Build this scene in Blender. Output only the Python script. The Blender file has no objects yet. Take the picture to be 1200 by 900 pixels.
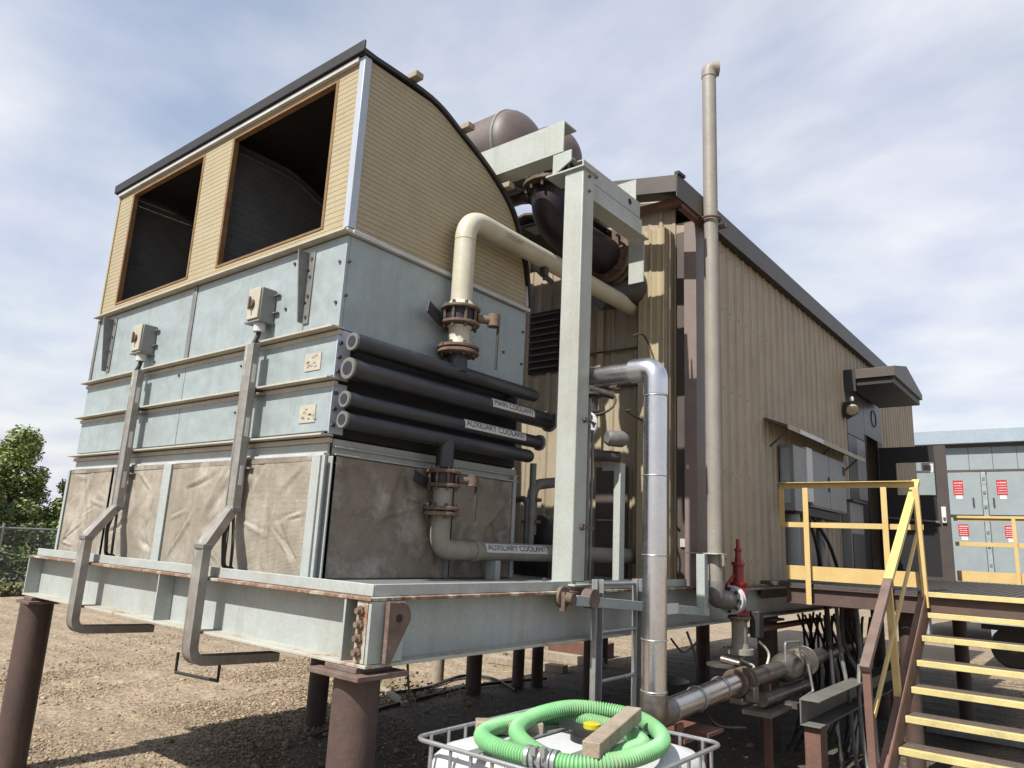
import bpy, bmesh, math, random
import numpy as np
from mathutils import Vector, Matrix, noise as mnoise
random.seed(7); rng = np.random.default_rng(7)
SC = bpy.context.scene
COL = SC.collection
R = math.radians
PI = math.pi

# ------------------------------------------------------------------ camera
CAM = Vector((3.05126, -2.66221, 0.31501))
yaw, pitch, roll, FPX = 0.683156, 0.214386, 0.047956, 856.765
fw = Vector((-math.sin(yaw)*math.cos(pitch), math.cos(yaw)*math.cos(pitch), math.sin(pitch)))
rt = Vector((math.cos(yaw), math.sin(yaw), 0)); up = rt.cross(fw)
r2 = rt*math.cos(roll)+up*math.sin(roll); u2 = -rt*math.sin(roll)+up*math.cos(roll)
cd = bpy.data.cameras.new('camera'); cam = bpy.data.objects.new('camera', cd); COL.objects.link(cam)
M = Matrix((r2, u2, -fw)).transposed().to_4x4(); M.translation = CAM
cam.matrix_world = M
cd.sensor_width = 36; cd.lens = 36*FPX/1200; cd.clip_start = .05; cd.clip_end = 3000
SC.camera = cam

# ------------------------------------------------------------------ light
LDIR = Vector((.06, 1.0, -1.20)).normalized()
sun = bpy.data.lights.new('sun', 'SUN'); sun.energy = 4.5; sun.angle = R(.53); sun.color = (1, .95, .87)
so = bpy.data.objects.new('sun', sun); COL.objects.link(so); so.location = (0, 0, 30)
so.rotation_euler = LDIR.to_track_quat('-Z', 'Y').to_euler()
EL = math.asin(-LDIR.z); AZ = math.atan2(-LDIR.x, -LDIR.y)
W = bpy.data.worlds.new('World'); SC.world = W; W.use_nodes = True
nt = W.node_tree; N = nt.nodes; L = nt.links
for n in list(N): N.remove(n)
def nd(t, **k):
    n = N.new(t)
    for a, v in k.items(): setattr(n, a, v)
    return n
out = nd('ShaderNodeOutputWorld'); bg = nd('ShaderNodeBackground'); bg.inputs[1].default_value = .08
sky = nd('ShaderNodeTexSky', sky_type='NISHITA'); sky.sun_disc = False; sky.sun_elevation = EL; sky.sun_rotation = AZ
sky.air_density = 1.6; sky.dust_density = 1.2; sky.ozone_density = 3.0
tc = nd('ShaderNodeTexCoord'); sp = nd('ShaderNodeSeparateXYZ'); L.new(tc.outputs['Generated'], sp.inputs[0])
ad = nd('ShaderNodeMath', operation='ADD'); ad.inputs[1].default_value = .16
mx = nd('ShaderNodeMath', operation='MAXIMUM'); mx.inputs[1].default_value = 0
L.new(sp.outputs[2], mx.inputs[0]); L.new(mx.outputs[0], ad.inputs[0])
dx = nd('ShaderNodeMath', operation='DIVIDE'); dy = nd('ShaderNodeMath', operation='DIVIDE')
L.new(sp.outputs[0], dx.inputs[0]); L.new(sp.outputs[1], dy.inputs[0]); L.new(ad.outputs[0], dx.inputs[1]); L.new(ad.outputs[0], dy.inputs[1])
cb = nd('ShaderNodeCombineXYZ'); L.new(dx.outputs[0], cb.inputs[0]); L.new(dy.outputs[0], cb.inputs[1])
mp = nd('ShaderNodeMapping'); mp.inputs['Rotation'].default_value = (0, 0, R(35)); mp.inputs['Scale'].default_value = (1.0, 1.15, 1)
mp.inputs['Location'].default_value = (1.35, .4, 0)
L.new(cb.outputs[0], mp.inputs[0])
n1 = nd('ShaderNodeTexNoise'); n1.inputs['Scale'].default_value = .72; n1.inputs['Detail'].default_value = 9; n1.inputs['Roughness'].default_value = .52; n1.inputs['Distortion'].default_value = .35
L.new(mp.outputs[0], n1.inputs['Vector'])
cr = nd('ShaderNodeValToRGB'); cr.color_ramp.elements[0].position = .40; cr.color_ramp.elements[1].position = .57; cr.color_ramp.elements[0].color = (.38, .38, .38, 1)
L.new(n1.outputs[0], cr.inputs[0])
# thicker, paler cloud low over the horizon, all the way round
hz = nd('ShaderNodeMapRange'); hz.inputs[1].default_value = .02; hz.inputs[2].default_value = .45; hz.inputs[3].default_value = .92; hz.inputs[4].default_value = .0
L.new(sp.outputs[2], hz.inputs[0])
scr = nd('ShaderNodeMix', data_type='RGBA', blend_type='SCREEN'); scr.inputs[0].default_value = 1
L.new(cr.outputs[0], scr.inputs[6]); L.new(hz.outputs[0], scr.inputs[7])
fa = nd('ShaderNodeMath', operation='MULTIPLY'); fa.inputs[1].default_value = .9; L.new(scr.outputs[2], fa.inputs[0])
# cloud tone: grey bellies and white tops
n2 = nd('ShaderNodeTexNoise'); n2.inputs['Scale'].default_value = 2.1; n2.inputs['Detail'].default_value = 7; L.new(mp.outputs[0], n2.inputs['Vector'])
cc = nd('ShaderNodeValToRGB'); cc.color_ramp.elements[0].position = .32; cc.color_ramp.elements[1].position = .62
cc.color_ramp.elements[0].color = (.68, .71, .88, 1); cc.color_ramp.elements[1].color = (.94, .95, .99, 1)
L.new(n2.outputs[0], cc.inputs[0])
cs = nd('ShaderNodeVectorMath', operation='SCALE'); cs.inputs['Scale'].default_value = 7.0; L.new(cc.outputs[0], cs.inputs[0])
mix = nd('ShaderNodeMix', data_type='RGBA'); L.new(fa.outputs[0], mix.inputs[0]); L.new(sky.outputs[0], mix.inputs[6]); L.new(cs.outputs[0], mix.inputs[7])
L.new(mix.outputs[2], bg.inputs[0]); L.new(bg.outputs[0], out.inputs[0])
SC.view_settings.view_transform = 'Standard'; SC.view_settings.look = 'None'; SC.view_settings.exposure = .85; SC.view_settings.gamma = 1
SC.view_settings.use_curve_mapping = False
SC.render.engine = 'CYCLES'; SC.cycles.max_bounces = 6; SC.cycles.use_denoising = True

# ------------------------------------------------------------------ materials
ALB = .65   # overall albedo level that goes with the exposure
def mat(name, c, c2=None, rough=.55, metal=0, scale=6, bump=.0, bscale=60, rust=0, rustc=(.16, .06, .025), rscale=5, dirt=0,
        dirtc=(.16, .12, .085), streak=False, spec=.5, rlow=.0, wave=0, wscale=2.6):
    m = bpy.data.materials.new(name); m.use_nodes = True
    t = m.node_tree; n = t.nodes; l = t.links
    b = n['Principled BSDF']; b.inputs['Metallic'].default_value = metal; b.inputs['Roughness'].default_value = rough
    b.inputs['Specular IOR Level'].default_value = spec
    tcn = n.new('ShaderNodeTexCoord'); v = tcn.outputs['Object']
    def noi(s, d=6, vec=v, ro=.6):
        k = n.new('ShaderNodeTexNoise'); k.inputs['Scale'].default_value = s; k.inputs['Detail'].default_value = d; k.inputs['Roughness'].default_value = ro
        l.new(vec, k.inputs['Vector']); return k.outputs[0]
    def ramp(x, a, bb):
        k = n.new('ShaderNodeMapRange'); k.inputs[1].default_value = a; k.inputs[2].default_value = bb; l.new(x, k.inputs[0]); return k.outputs[0]
    def mixc(f, a, bb):
        k = n.new('ShaderNodeMix'); k.data_type = 'RGBA'; l.new(f, k.inputs[0])
        for i, q in ((6, a), (7, bb)):
            if isinstance(q, tuple): k.inputs[i].default_value = (*q, 1)
            else: l.new(q, k.inputs[i])
        return k.outputs[2]
    c2 = c2 or tuple(x*.8 for x in c)
    c, c2, dirtc, rustc = [tuple(x*ALB for x in q) for q in (c, c2, dirtc, rustc)]
    col = mixc(ramp(noi(scale), .35, .65), c, c2)
    fine = ramp(noi(scale*14, 3), .3, .7)
    k = n.new('ShaderNodeMix'); k.data_type = 'RGBA'; k.blend_type = 'OVERLAY'; k.inputs[0].default_value = .07
    l.new(col, k.inputs[6]); l.new(fine, k.inputs[7]); col = k.outputs[2]
    if streak:
        mpn = n.new('ShaderNodeMapping'); mpn.inputs['Scale'].default_value = (1, 1, .06); l.new(v, mpn.inputs[0])
        s = ramp(noi(9, 5, mpn.outputs[0]), .5, .78)
        mm = n.new('ShaderNodeMath'); mm.operation = 'MULTIPLY'; mm.inputs[1].default_value = streak; l.new(s, mm.inputs[0])
        col = mixc(mm.outputs[0], col, dirtc)
    if dirt:
        s = ramp(noi(2.3, 8, ro=.7), .48, .75)
        mm = n.new('ShaderNodeMath'); mm.operation = 'MULTIPLY'; mm.inputs[1].default_value = dirt; l.new(s, mm.inputs[0])
        col = mixc(mm.outputs[0], col, dirtc)
    if rust:
        s = ramp(noi(rscale, 9, ro=.72), .70-rust*.35, .78-rust*.35)
        rc = mixc(ramp(noi(rscale*7, 4), .3, .7), rustc, tuple(min(1, x*2.4) for x in rustc))
        col = mixc(s, col, rc)
        rr = n.new('ShaderNodeMapRange'); rr.inputs[3].default_value = rough; rr.inputs[4].default_value = .85; l.new(s, rr.inputs[0]); l.new(rr.outputs[0], b.inputs['Roughness'])
        if metal:
            rm = n.new('ShaderNodeMapRange'); rm.inputs[3].default_value = metal; rm.inputs[4].default_value = 0; l.new(s, rm.inputs[0]); l.new(rm.outputs[0], b.inputs['Metallic'])
    elif rlow:
        rr = n.new('ShaderNodeMapRange'); rr.inputs[3].default_value = rough-rlow; rr.inputs[4].default_value = rough+rlow
        l.new(ramp(noi(scale*2.2), .3, .7), rr.inputs[0]); l.new(rr.outputs[0], b.inputs['Roughness'])
    l.new(col, b.inputs['Base Color'])
    if bump:
        bn = n.new('ShaderNodeBump'); bn.inputs['Strength'].default_value = bump; bn.inputs['Distance'].default_value = .02
        l.new(noi(bscale, 5), bn.inputs['Height']); l.new(bn.outputs[0], b.inputs['Normal'])
        if wave:
            b2 = n.new('ShaderNodeBump'); b2.inputs['Strength'].default_value = wave; b2.inputs['Distance'].default_value = .06
            l.new(noi(wscale, 2, ro=.4), b2.inputs['Height']); l.new(bn.outputs[0], b2.inputs['Normal']); l.new(b2.outputs[0], b.inputs['Normal'])
    return m
def clear_glass():
    m = bpy.data.materials.new('clear_glass'); m.use_nodes = True; b = m.node_tree.nodes['Principled BSDF']
    b.inputs['Base Color'].default_value = (.86, .88, .86, 1); b.inputs['Transmission Weight'].default_value = 1; b.inputs['Roughness'].default_value = .02; b.inputs['IOR'].default_value = 1.08
    return m
MT = dict(
    galv=mat('galvanized', (0.422, 0.497, 0.512), (0.365, 0.442, 0.462), .5, .15, 9, .06, 25, dirt=.3, dirtc=(.30, .30, .27), rlow=.1, streak=.45, wave=.6, wscale=3.0),
    galvd=mat('galvanized_old', (.30, .31, .31), (.22, .23, .23), .55, .35, 14, .08, 30, dirt=.4, dirtc=(.2, .17, .13), rlow=.1),
    paint=mat('grey_paint', (0.482, 0.532, 0.525), (0.428, 0.475, 0.465), .5, 0, 3, .08, 40, rust=.04, rustc=(.24, .11, .05), rscale=11, dirt=.45, dirtc=(.34, .29, .21), streak=.4, wave=.15),
    prust=mat('grey_paint_rusted', (0.545, 0.557, 0.490), (0.489, 0.480, 0.412), .55, 0, 4, .12, 40, rust=.40, rustc=(.17, .095, .055), rscale=4.5, dirt=.4, dirtc=(.36, .28, .18)),
    post=mat('post_paint', (0.490, 0.530, 0.500), (0.441, 0.480, 0.449), .5, 0, 3, .08, 40, dirt=.4, dirtc=(.33, .29, .22), rust=.06, rustc=(.24, .11, .05), rscale=12, streak=.4, wave=.12),
    sid=mat('tan_siding', (0.481, 0.409, 0.257), (0.437, 0.367, 0.228), .5, 0, 3, .03, 20, dirt=.25, dirtc=(.33, .25, .15)),
    wall=mat('tan_wall', (0.476, 0.399, 0.285), (0.415, 0.346, 0.244), .5, 0, 2.5, .04, 18, dirt=.3, dirtc=(.23, .18, .12), streak=.55),
    trim=mat('brown_trim', (0.106, 0.085, 0.075), (0.085, 0.068, 0.061), .5, 0, 4, .04, 20, dirt=.2, streak=.2),
    roofm=mat('dark_roof', (.022, .019, .02), (.016, .014, .015), .55, 0, 6, .06, 30),
    mauve=mat('mauve_trim', (.25, .19, .17), (.21, .165, .15), .5, 0, 5, dirt=.2),
    lip=mat('stained_lip', (.60, .58, .50), (.50, .47, .39), .55, 0, 7, .1, 40, rust=.12, rustc=(.30, .17, .08), rscale=5, dirt=.5, dirtc=(.36, .29, .2)),
    rustlip=mat('rusted_lip', (.58, .56, .47), (.50, .47, .38), .65, 0, 5, .2, 50, rust=.80, rustc=(.15, .085, .055), rscale=3.4, dirt=.6, dirtc=(.38, .30, .2)),
    wht=mat('white_trim', (.66, .68, .68), (.55, .57, .58), .5, 0, 5, .05, 30, dirt=.35, dirtc=(.36, .28, .2)),
    bluew=mat('pale_blue_trim', (.55, .62, .72), (.50, .57, .67), .4, .1, 5, dirt=.15, dirtc=(.35, .33, .3)),
    wood=mat('brown_wood', (.30, .17, .07), (.20, .11, .045), .75, 0, 9, .2, 60),
    lumber=mat('lumber', (.46, .385, .29), (.34, .285, .215), .8, 0, 14, .25, 60, dirt=.4, streak=.4),
    lining=mat('ribbed_lining', (.20, .21, .22), (.15, .16, .17), .7, 0, 4, .05),
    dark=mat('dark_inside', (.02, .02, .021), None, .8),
    black=mat('black_rubber', (.018, .018, .019), (.028, .028, .028), .6, 0, 10, .05),
    hdr=mat('black_header', (.020, .023, .034), (.030, .033, .042), .38, 0, 7, .06, 40, dirt=.35, dirtc=(.075, .075, .075), wave=.1, wscale=6),
    cream=mat('cream_pipe', (.66, .63, .51), (.60, .57, .45), .45, 0, 5, .06, 30, dirt=.35, dirtc=(.33, .26, .16), rust=.06, rscale=8),
    creamd=mat('cream_pipe_dirty', (.36, .34, .29), (.28, .26, .22), .55, 0, 5, .08, 30, dirt=.6, dirtc=(.17, .13, .09), rust=.12, rscale=7),
    flange=mat('rusty_flange', (.20, .135, .095), (.10, .062, .048), .75, 0, 16, .3, 70, dirt=.4, dirtc=(.5, .36, .22)),
    bolt=mat('bolt_steel', (.20, .16, .13), (.10, .07, .05), .55, .5, 30, .1, rust=.3),
    pile=mat('rusty_pile', (0.094, 0.057, 0.048), (0.061, 0.039, 0.034), .7, 0, 5, .15, 40, dirt=.4, dirtc=(.17, .11, .085), streak=.4),
    rustp=mat('rust_plate', (.20, .125, .10), (.12, .075, .062), .75, 0, 7, .35, 50, rust=.25, rustc=(.22, .11, .055), dirt=.6, dirtc=(.30, .27, .24)),
    redox=mat('red_oxide', (0.196, 0.089, 0.061), (0.145, 0.063, 0.046), .65, 0, 6, .1, 40, dirt=.3),
    exh=mat('exhaust_rust', (.042, .027, .034), (.022, .017, .034), .5, .3, 5, .15, 40, dirt=.3, dirtc=(.13, .08, .06)),
    sil=mat('silencer_brown', (.16, .125, .115), (.12, .095, .088), .55, .2, 3, .06, 20, dirt=.4, dirtc=(.25, .2, .17)),
    vent=mat('vent_pipe', (.36, .335, .30), (.30, .28, .25), .55, 0, 4, .15, 45, dirt=.45, dirtc=(.28, .23, .18), streak=.4),
    alu=mat('aluminium_jacket', (.98, .98, 1.0), (.86, .86, .89), .27, 1, 3, .02, 8, rlow=.05),
    alud=mat('stainless_dirty', (.36, .34, .31), (.22, .20, .18), .4, .8, 8, .1, 30, dirt=.5, dirtc=(.2, .15, .1), rlow=.1),
    grey=mat('valve_grey', (.26, .27, .26), (.17, .17, .165), .5, .2, 9, .1, 40, dirt=.4),
    darkv=mat('valve_dark', (.05, .045, .042), (.09, .08, .07), .55, .3, 12, .2, 50),
    brownch=mat('brown_channel', (.13, .08, .065), (.09, .058, .05), .65, 0, 6, .1, 40, dirt=.3),
    beamd=mat('weathered_beam', (.20, .20, .185), (.15, .15, .14), .6, 0, 5, .1, 30, dirt=.5),
    red=mat('red_paint', (.33, .022, .028), (.25, .016, .02), .4, 0, 8, .05, dirt=.2, dirtc=(.12, .02, .02)),
    yel=mat('yellow_rail', (.76, .56, .24), (.70, .50, .20), .5, 0, 5, .05, 40, dirt=.25, dirtc=(.45, .30, .12), rust=.13, rustc=(.14, .07, .04), rscale=17),
    yel2=mat('yellow_bright', (.78, .70, .22), (.73, .64, .20), .5, 0, 6, .05, 40, dirt=.2, dirtc=(.4, .33, .12), rust=.12, rustc=(.14, .08, .04), rscale=19),
    nose=mat('yellow_nosing', (.76, .66, .30), (.68, .58, .25), .65, 0, 10, .3, 120, dirt=.7, dirtc=(.30, .24, .13), rust=.12, rustc=(.10, .07, .045), rscale=20),
    rail_old=mat('bare_rail', (.22, .15, .12), (.15, .10, .085), .65, 0, 7, .15, 40, rust=.1, dirt=.4, dirtc=(.3, .27, .22)),
    strg=mat('stringer_rust', (.22, .115, .085), (.155, .085, .065), .7, 0, 4, .15, 40, dirt=.35, dirtc=(.3, .22, .17)),
    tread=mat('tread_mesh', (.15, .115, .09), (.10, .078, .06), .75, 0, 18, .4, 90),
    deckm=mat('deck_mesh', (.09, .08, .075), (.06, .055, .05), .75, 0, 18, .4, 90),
    cab=mat('cabinet_grey', (.31, .32, .32), (.27, .28, .28), .45, .1, 3, .02, dirt=.15),
    cabd=mat('panel_dark', (.055, .057, .066), (.042, .044, .052), .4, .1, 3, .02),
    door=mat('door_black', (.012, .011, .014), (.009, .008, .011), .5, 0, 3),
    doore=mat('door_edge_brown', (.085, .066, .06), (.07, .055, .05), .5, 0, 4),
    lamp=mat('lamp_lens', (.62, .54, .38), (.52, .45, .3), .35, 0, 8),
    cont=mat('container_blue', (0.344, 0.398, 0.420), (0.301, 0.357, 0.382), .5, .05, 2, .03, dirt=.15, dirtc=(.3, .32, .3), streak=.25),
    contr=mat('container_roof', (0.396, 0.482, 0.563), (0.361, 0.447, 0.528), .45, .1, 1.2, dirt=.1),
    signr=mat('sign_red', (.56, .02, .035), (.50, .02, .03), .5, 0, 4),
    signw=mat('sign_white', (.78, .78, .77), (.72, .72, .71), .5, 0, 4),
    ink=mat('ink_black', (.02, .02, .02), None, .6, 0, 4),
    inkf=mat('ink_faded', (.22, .18, .13), (.42, .38, .30), .7, 0, 60),
    decal=mat('decal_cream', (.58, .55, .45), (.5, .47, .38), .5, 0, 30, dirt=.2),
    tank=mat('tank_plastic', (.72, .74, .75), (.68, .70, .71), .38, 0, 3, .02, 20, dirt=.2, dirtc=(.5, .46, .38)),
    cage=mat('cage_galv', (.50, .52, .53), (.38, .40, .41), .42, .6, 12, .05),
    hose=mat('hose_green', (.24, .60, .26), (.20, .52, .22), .5, 0, 9, .06, 30, dirt=.6, dirtc=(.42, .44, .30), wave=.1),
    cap=mat('cap_black', (.02, .02, .022), None, .45, 0, 4),
    capy=mat('cap_yellow', (.72, .62, .03), None, .45, 0, 4),
    cond=mat('channel_galv', (.42, .41, .385), (.31, .30, .28), .5, .3, 10, .08, 30, dirt=.5, dirtc=(.27, .22, .17), rlow=.1, streak=.4, wave=.3, wscale=5),
    trunk=mat('bark', (.12, .09, .065), None, .9, 0, 8, .4, 40),
    fence=mat('fence_galv', (.42, .43, .43), None, .45, .6, 6),
    glass=clear_glass(),
)
def cloth_mat():
    m = mat('screen_cloth', (.40, .355, .285), (.30, .26, .20), .85, 0, 3.0, .45, 160, dirt=.8, dirtc=(.72, .68, .60), streak=.3)
    return m
MT['cloth'] = cloth_mat()
def crumple(m):
    t = m.node_tree; n = t.nodes; l = t.links; b = n['Principled BSDF']; tcn = n.new('ShaderNodeTexCoord'); src = b.inputs['Normal'].links[0].from_socket
    k = n.new('ShaderNodeTexNoise'); k.inputs['Scale'].default_value = 7; k.inputs['Detail'].default_value = 7; k.inputs['Distortion'].default_value = 1.6; k.inputs['Roughness'].default_value = .55
    k.noise_type = 'RIDGED_MULTIFRACTAL'; l.new(tcn.outputs['Object'], k.inputs['Vector'])
    b2 = n.new('ShaderNodeBump'); b2.inputs['Strength'].default_value = .35; b2.inputs['Distance'].default_value = .008; l.new(k.outputs[0], b2.inputs['Height']); l.new(src, b2.inputs['Normal'])
    wv = n.new('ShaderNodeTexWave'); wv.bands_direction = 'Z'; wv.inputs['Scale'].default_value = 38; wv.inputs['Distortion'].default_value = 2.5; wv.inputs['Detail'].default_value = 2; l.new(tcn.outputs['Object'], wv.inputs['Vector'])
    b3 = n.new('ShaderNodeBump'); b3.inputs['Strength'].default_value = .3; b3.inputs['Distance'].default_value = .006; l.new(wv.outputs[0], b3.inputs['Height']); l.new(b2.outputs[0], b3.inputs['Normal']); l.new(b3.outputs[0], b.inputs['Normal'])
    b.inputs['Roughness'].default_value = .62
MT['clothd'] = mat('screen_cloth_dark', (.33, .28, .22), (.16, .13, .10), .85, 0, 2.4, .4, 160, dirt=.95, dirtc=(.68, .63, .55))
for k_ in ('cloth', 'clothd'): crumple(MT[k_])
def leaf_mat(name, a, b):
    m = mat(name, a, b, .6, 0, .9)
    bs = m.node_tree.nodes['Principled BSDF']
    try: bs.inputs['Transmission Weight'].default_value = 0; bs.inputs['Subsurface Weight'].default_value = 0
    except Exception: pass
    return m
MT['leaf'] = leaf_mat('leaf_green', (.30, .38, .11), (.20, .27, .075))
MT['leaf2'] = leaf_mat('leaf_dark', (.17, .23, .07), (.10, .15, .045))
MT['grass'] = leaf_mat('dry_grass', (.25, .21, .10), (.13, .15, .05))

# ------------------------------------------------------------------ mesh builder
class MB:
    def __init__(s): s.v = []; s.f = []
    def add(s, vs, fs):
        o = len(s.v); s.v += [tuple(p) for p in vs]; s.f += [tuple(i+o for i in f) for f in fs]; return s
    def box(s, x0, x1, y0, y1, z0, z1):
        x0, x1 = sorted((x0, x1)); y0, y1 = sorted((y0, y1)); z0, z1 = sorted((z0, z1))
        return s.add([(x0,y0,z0),(x1,y0,z0),(x1,y1,z0),(x0,y1,z0),(x0,y0,z1),(x1,y0,z1),(x1,y1,z1),(x0,y1,z1)],
                     [(0,3,2,1),(4,5,6,7),(0,1,5,4),(1,2,6,5),(2,3,7,6),(3,0,4,7)])
    def bar(s, p, q, w, h, side=None):
        """box from p to q, w wide (along side), h high"""
        p = Vector(p); q = Vector(q); d = (q-p).normalized()
        a = Vector(side) if side else (Vector((0,0,1)).cross(d) if abs(d.z) < .95 else Vector((1,0,0)))
        a = (a-d*a.dot(d)).normalized()*w/2; b = d.cross(a).normalized()*h/2
        vs = [p-a-b, p+a-b, p+a+b, p-a+b, q-a-b, q+a-b, q+a+b, q-a+b]
        return s.add(vs, [(0,3,2,1),(4,5,6,7),(0,1,5,4),(1,2,6,5),(2,3,7,6),(3,0,4,7)])
    def tube(s, path, r, n=16, caps=True, rs=None):
        P = [Vector(p) for p in path]; m = len(P)
        T = []
        for i in range(m):
            t = (P[min(i+1, m-1)]-P[max(i-1, 0)]); T.append(t.normalized())
        a = T[0].orthogonal().normalized(); o = len(s.v)
        for i in range(m):
            a = (a-T[i]*a.dot(T[i])).normalized(); b = T[i].cross(a)
            rr = rs[i] if rs else r
            for k in range(n):
                g = 2*PI*k/n; s.v.append(tuple(P[i]+(a*math.cos(g)+b*math.sin(g))*rr))
        for i in range(m-1):
            for k in range(n):
                k2 = (k+1) % n
                s.f.append((o+i*n+k, o+i*n+k2, o+(i+1)*n+k2, o+(i+1)*n+k))
        if caps:
            s.f.append(tuple(o+k for k in reversed(range(n)))); s.f.append(tuple(o+(m-1)*n+k for k in range(n)))
        return s
    def cyl(s, p, q, r, n=20, r2=None): return s.tube([p, q], r, n, True, [r, r if r2 is None else r2])
    def rev(s, p, d, prof, n=24):
        """surface of revolution round the axis p + t d: prof = [(t, r)...]"""
        d = Vector(d).normalized(); P = Vector(p); a = d.orthogonal().normalized(); b = d.cross(a); o = len(s.v); m = len(prof)
        for t, r in prof:
            for k in range(n):
                g = 2*PI*k/n; s.v.append(tuple(P+d*t+(a*math.cos(g)+b*math.sin(g))*max(r, 1e-4)))
        for i in range(m-1):
            for k in range(n):
                k2 = (k+1) % n; s.f.append((o+i*n+k, o+i*n+k2, o+(i+1)*n+k2, o+(i+1)*n+k))
        s.f.append(tuple(o+k for k in reversed(range(n)))); s.f.append(tuple(o+(m-1)*n+k for k in range(n)))
        return s
    def prism(s, pts, vec):
        """closed polygon pts swept along vec"""
        n = len(pts); v = Vector(vec); A = [Vector(p) for p in pts]
        fs = [tuple(reversed(range(n))), tuple(range(n, 2*n))]+[(i, (i+1) % n, n+(i+1) % n, n+i) for i in range(n)]
        return s.add(A+[p+v for p in A], fs)
    def split(s, name, m, parent=None, bevel=0, **k):
        """one object per separate piece"""
        n = len(s.v); lab = list(range(n))
        def find(a):
            while lab[a] != a: lab[a] = lab[lab[a]]; a = lab[a]
            return a
        for f in s.f:
            r0 = find(f[0])
            for i in f[1:]: lab[find(i)] = r0
        groups = {}
        for f in s.f: groups.setdefault(find(f[0]), []).append(f)
        outs = []
        for fs in groups.values():
            ids = sorted({i for f in fs for i in f}); mp_ = {i: j for j, i in enumerate(ids)}; q = MB(); q.v = [s.v[i] for i in ids]; q.f = [tuple(mp_[i] for i in f) for f in fs]
            outs.append(q.done(name, m, parent, bevel, **k))
        return outs
    def done(s, name, m, parent=None, bevel=0, smooth=True, kind=None, seg=2):
        me = bpy.data.meshes.new(name); me.from_pydata(s.v, [], s.f)
        bm = bmesh.new(); bm.from_mesh(me); bmesh.ops.recalc_face_normals(bm, faces=bm.faces)
        bm.to_mesh(me); bm.free(); me.update()
        if smooth:
            me.polygons.foreach_set('use_smooth', [True]*len(me.polygons)); me.set_sharp_from_angle(angle=R(38))
        me.materials.append(MT[m] if isinstance(m, str) else m)
        o = bpy.data.objects.new(name, me); COL.objects.link(o)
        if parent: setpar(o, parent)
        if bevel:
            bv = o.modifiers.new('bevel', 'BEVEL'); bv.width = bevel; bv.segments = seg; bv.limit_method = 'ANGLE'; bv.angle_limit = R(50)
        if kind: o['kind'] = kind
        return o
def setpar(o, p):
    o.parent = p
    if p.parent is None: o.matrix_parent_inverse = Matrix.Translation(-p.location)   # parts stand at the world origin, so sub-parts need no offset
def tag(o, label, cat, group=None):
    o['label'] = label; o['category'] = cat
    if group: o['group'] = group
    return o
def thing(name, label, cat, loc=(0, 0, 0), group=None):
    o = bpy.data.objects.new(name, None); COL.objects.link(o); o.location = loc; o.empty_display_size = .2
    return tag(o, label, cat, group)
def copy_tree(o, delta, label, parent=None):
    c = o.copy(); COL.objects.link(c)
    if parent is None: c.location = o.location+Vector(delta); c['label'] = label
    else:
        inv = o.matrix_parent_inverse.copy(); c.parent = parent; c.matrix_parent_inverse = inv
    for ch in o.children: copy_tree(ch, delta, label, c)
    return c
def box(name, m, parent, *b, bevel=.004): return MB().box(*b).done(name, m, parent, bevel)
def arc(c, a, b, a0, a1, n=8):
    c = Vector(c); a = Vector(a); b = Vector(b)
    return [c+a*math.cos(a0+(a1-a0)*i/n)+b*math.sin(a0+(a1-a0)*i/n) for i in range(n+1)]
def fillet(pts, r, n=7):
    P = [Vector(p) for p in pts]; o = [P[0]]
    for i in range(1, len(P)-1):
        a = (P[i-1]-P[i]); b = (P[i+1]-P[i]); rr = min(r, a.length*.49, b.length*.49); a.normalize(); b.normalize()
        ang = a.angle(b); t = rr
        p0 = P[i]+a*t; p1 = P[i]+b*t
        for k in range(n+1):
            u = k/n; o.append((1-u)**2*p0+2*u*(1-u)*P[i]+u*u*p1)
    o.append(P[-1]); return o
def spline(pts, per=8, closed=False):
    P = [Vector(p) for p in pts]; n = len(P); o = []
    rng_ = range(n if closed else n-1)
    for i in rng_:
        g = lambda k: P[k % n] if closed else P[max(0, min(n-1, k))]
        p0, p1, p2, p3 = g(i-1), g(i), g(i+1), g(i+2)
        for k in range(per):
            t = k/per
            o.append(.5*((2*p1)+(-p0+p2)*t+(2*p0-5*p1+4*p2-p3)*t*t+(-p0+3*p1-3*p2+p3)*t**3))
    if not closed: o.append(P[-1])
    return o
def bolts(B, c, axis, rad, n, r=.011, h=.018, ph=0, double=None):
    d = Vector(axis).normalized(); a = d.orthogonal().normalized(); b = d.cross(a); c = Vector(c)
    for k in range(n):
        g = 2*PI*k/n+ph; p = c+(a*math.cos(g)+b*math.sin(g))*rad
        if double: B.cyl(p-d*double, p+d*double, r, 6)
        else: B.cyl(p, p+d*h, r, 6)
    return B
def textmesh(txt, size, cut=0):
    cu = bpy.data.curves.new('t', 'FONT'); cu.body = txt; cu.size = size; cu.align_x = 'CENTER'; cu.align_y = 'CENTER'
    o = bpy.data.objects.new('t', cu); COL.objects.link(o)
    dg = bpy.context.evaluated_depsgraph_get(); me = bpy.data.meshes.new_from_object(o.evaluated_get(dg))
    bm = bmesh.new(); bm.from_mesh(me); bmesh.ops.triangulate(bm, faces=bm.faces)
    for k in range(cut):
        v_ = size*(-.42+.84*(k+.5)/cut); bmesh.ops.bisect_plane(bm, geom=bm.verts[:]+bm.edges[:]+bm.faces[:], plane_co=(0, v_, 0), plane_no=(0, 1, 0))
    if cut: bmesh.ops.triangulate(bm, faces=bm.faces)
    vs = [v.co.copy() for v in bm.verts]; bm.verts.index_update(); fs = [tuple(v.index for v in f.verts) for f in bm.faces]; bm.free()
    bpy.data.objects.remove(o); bpy.data.curves.remove(cu); bpy.data.meshes.remove(me)
    return vs, fs
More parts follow.
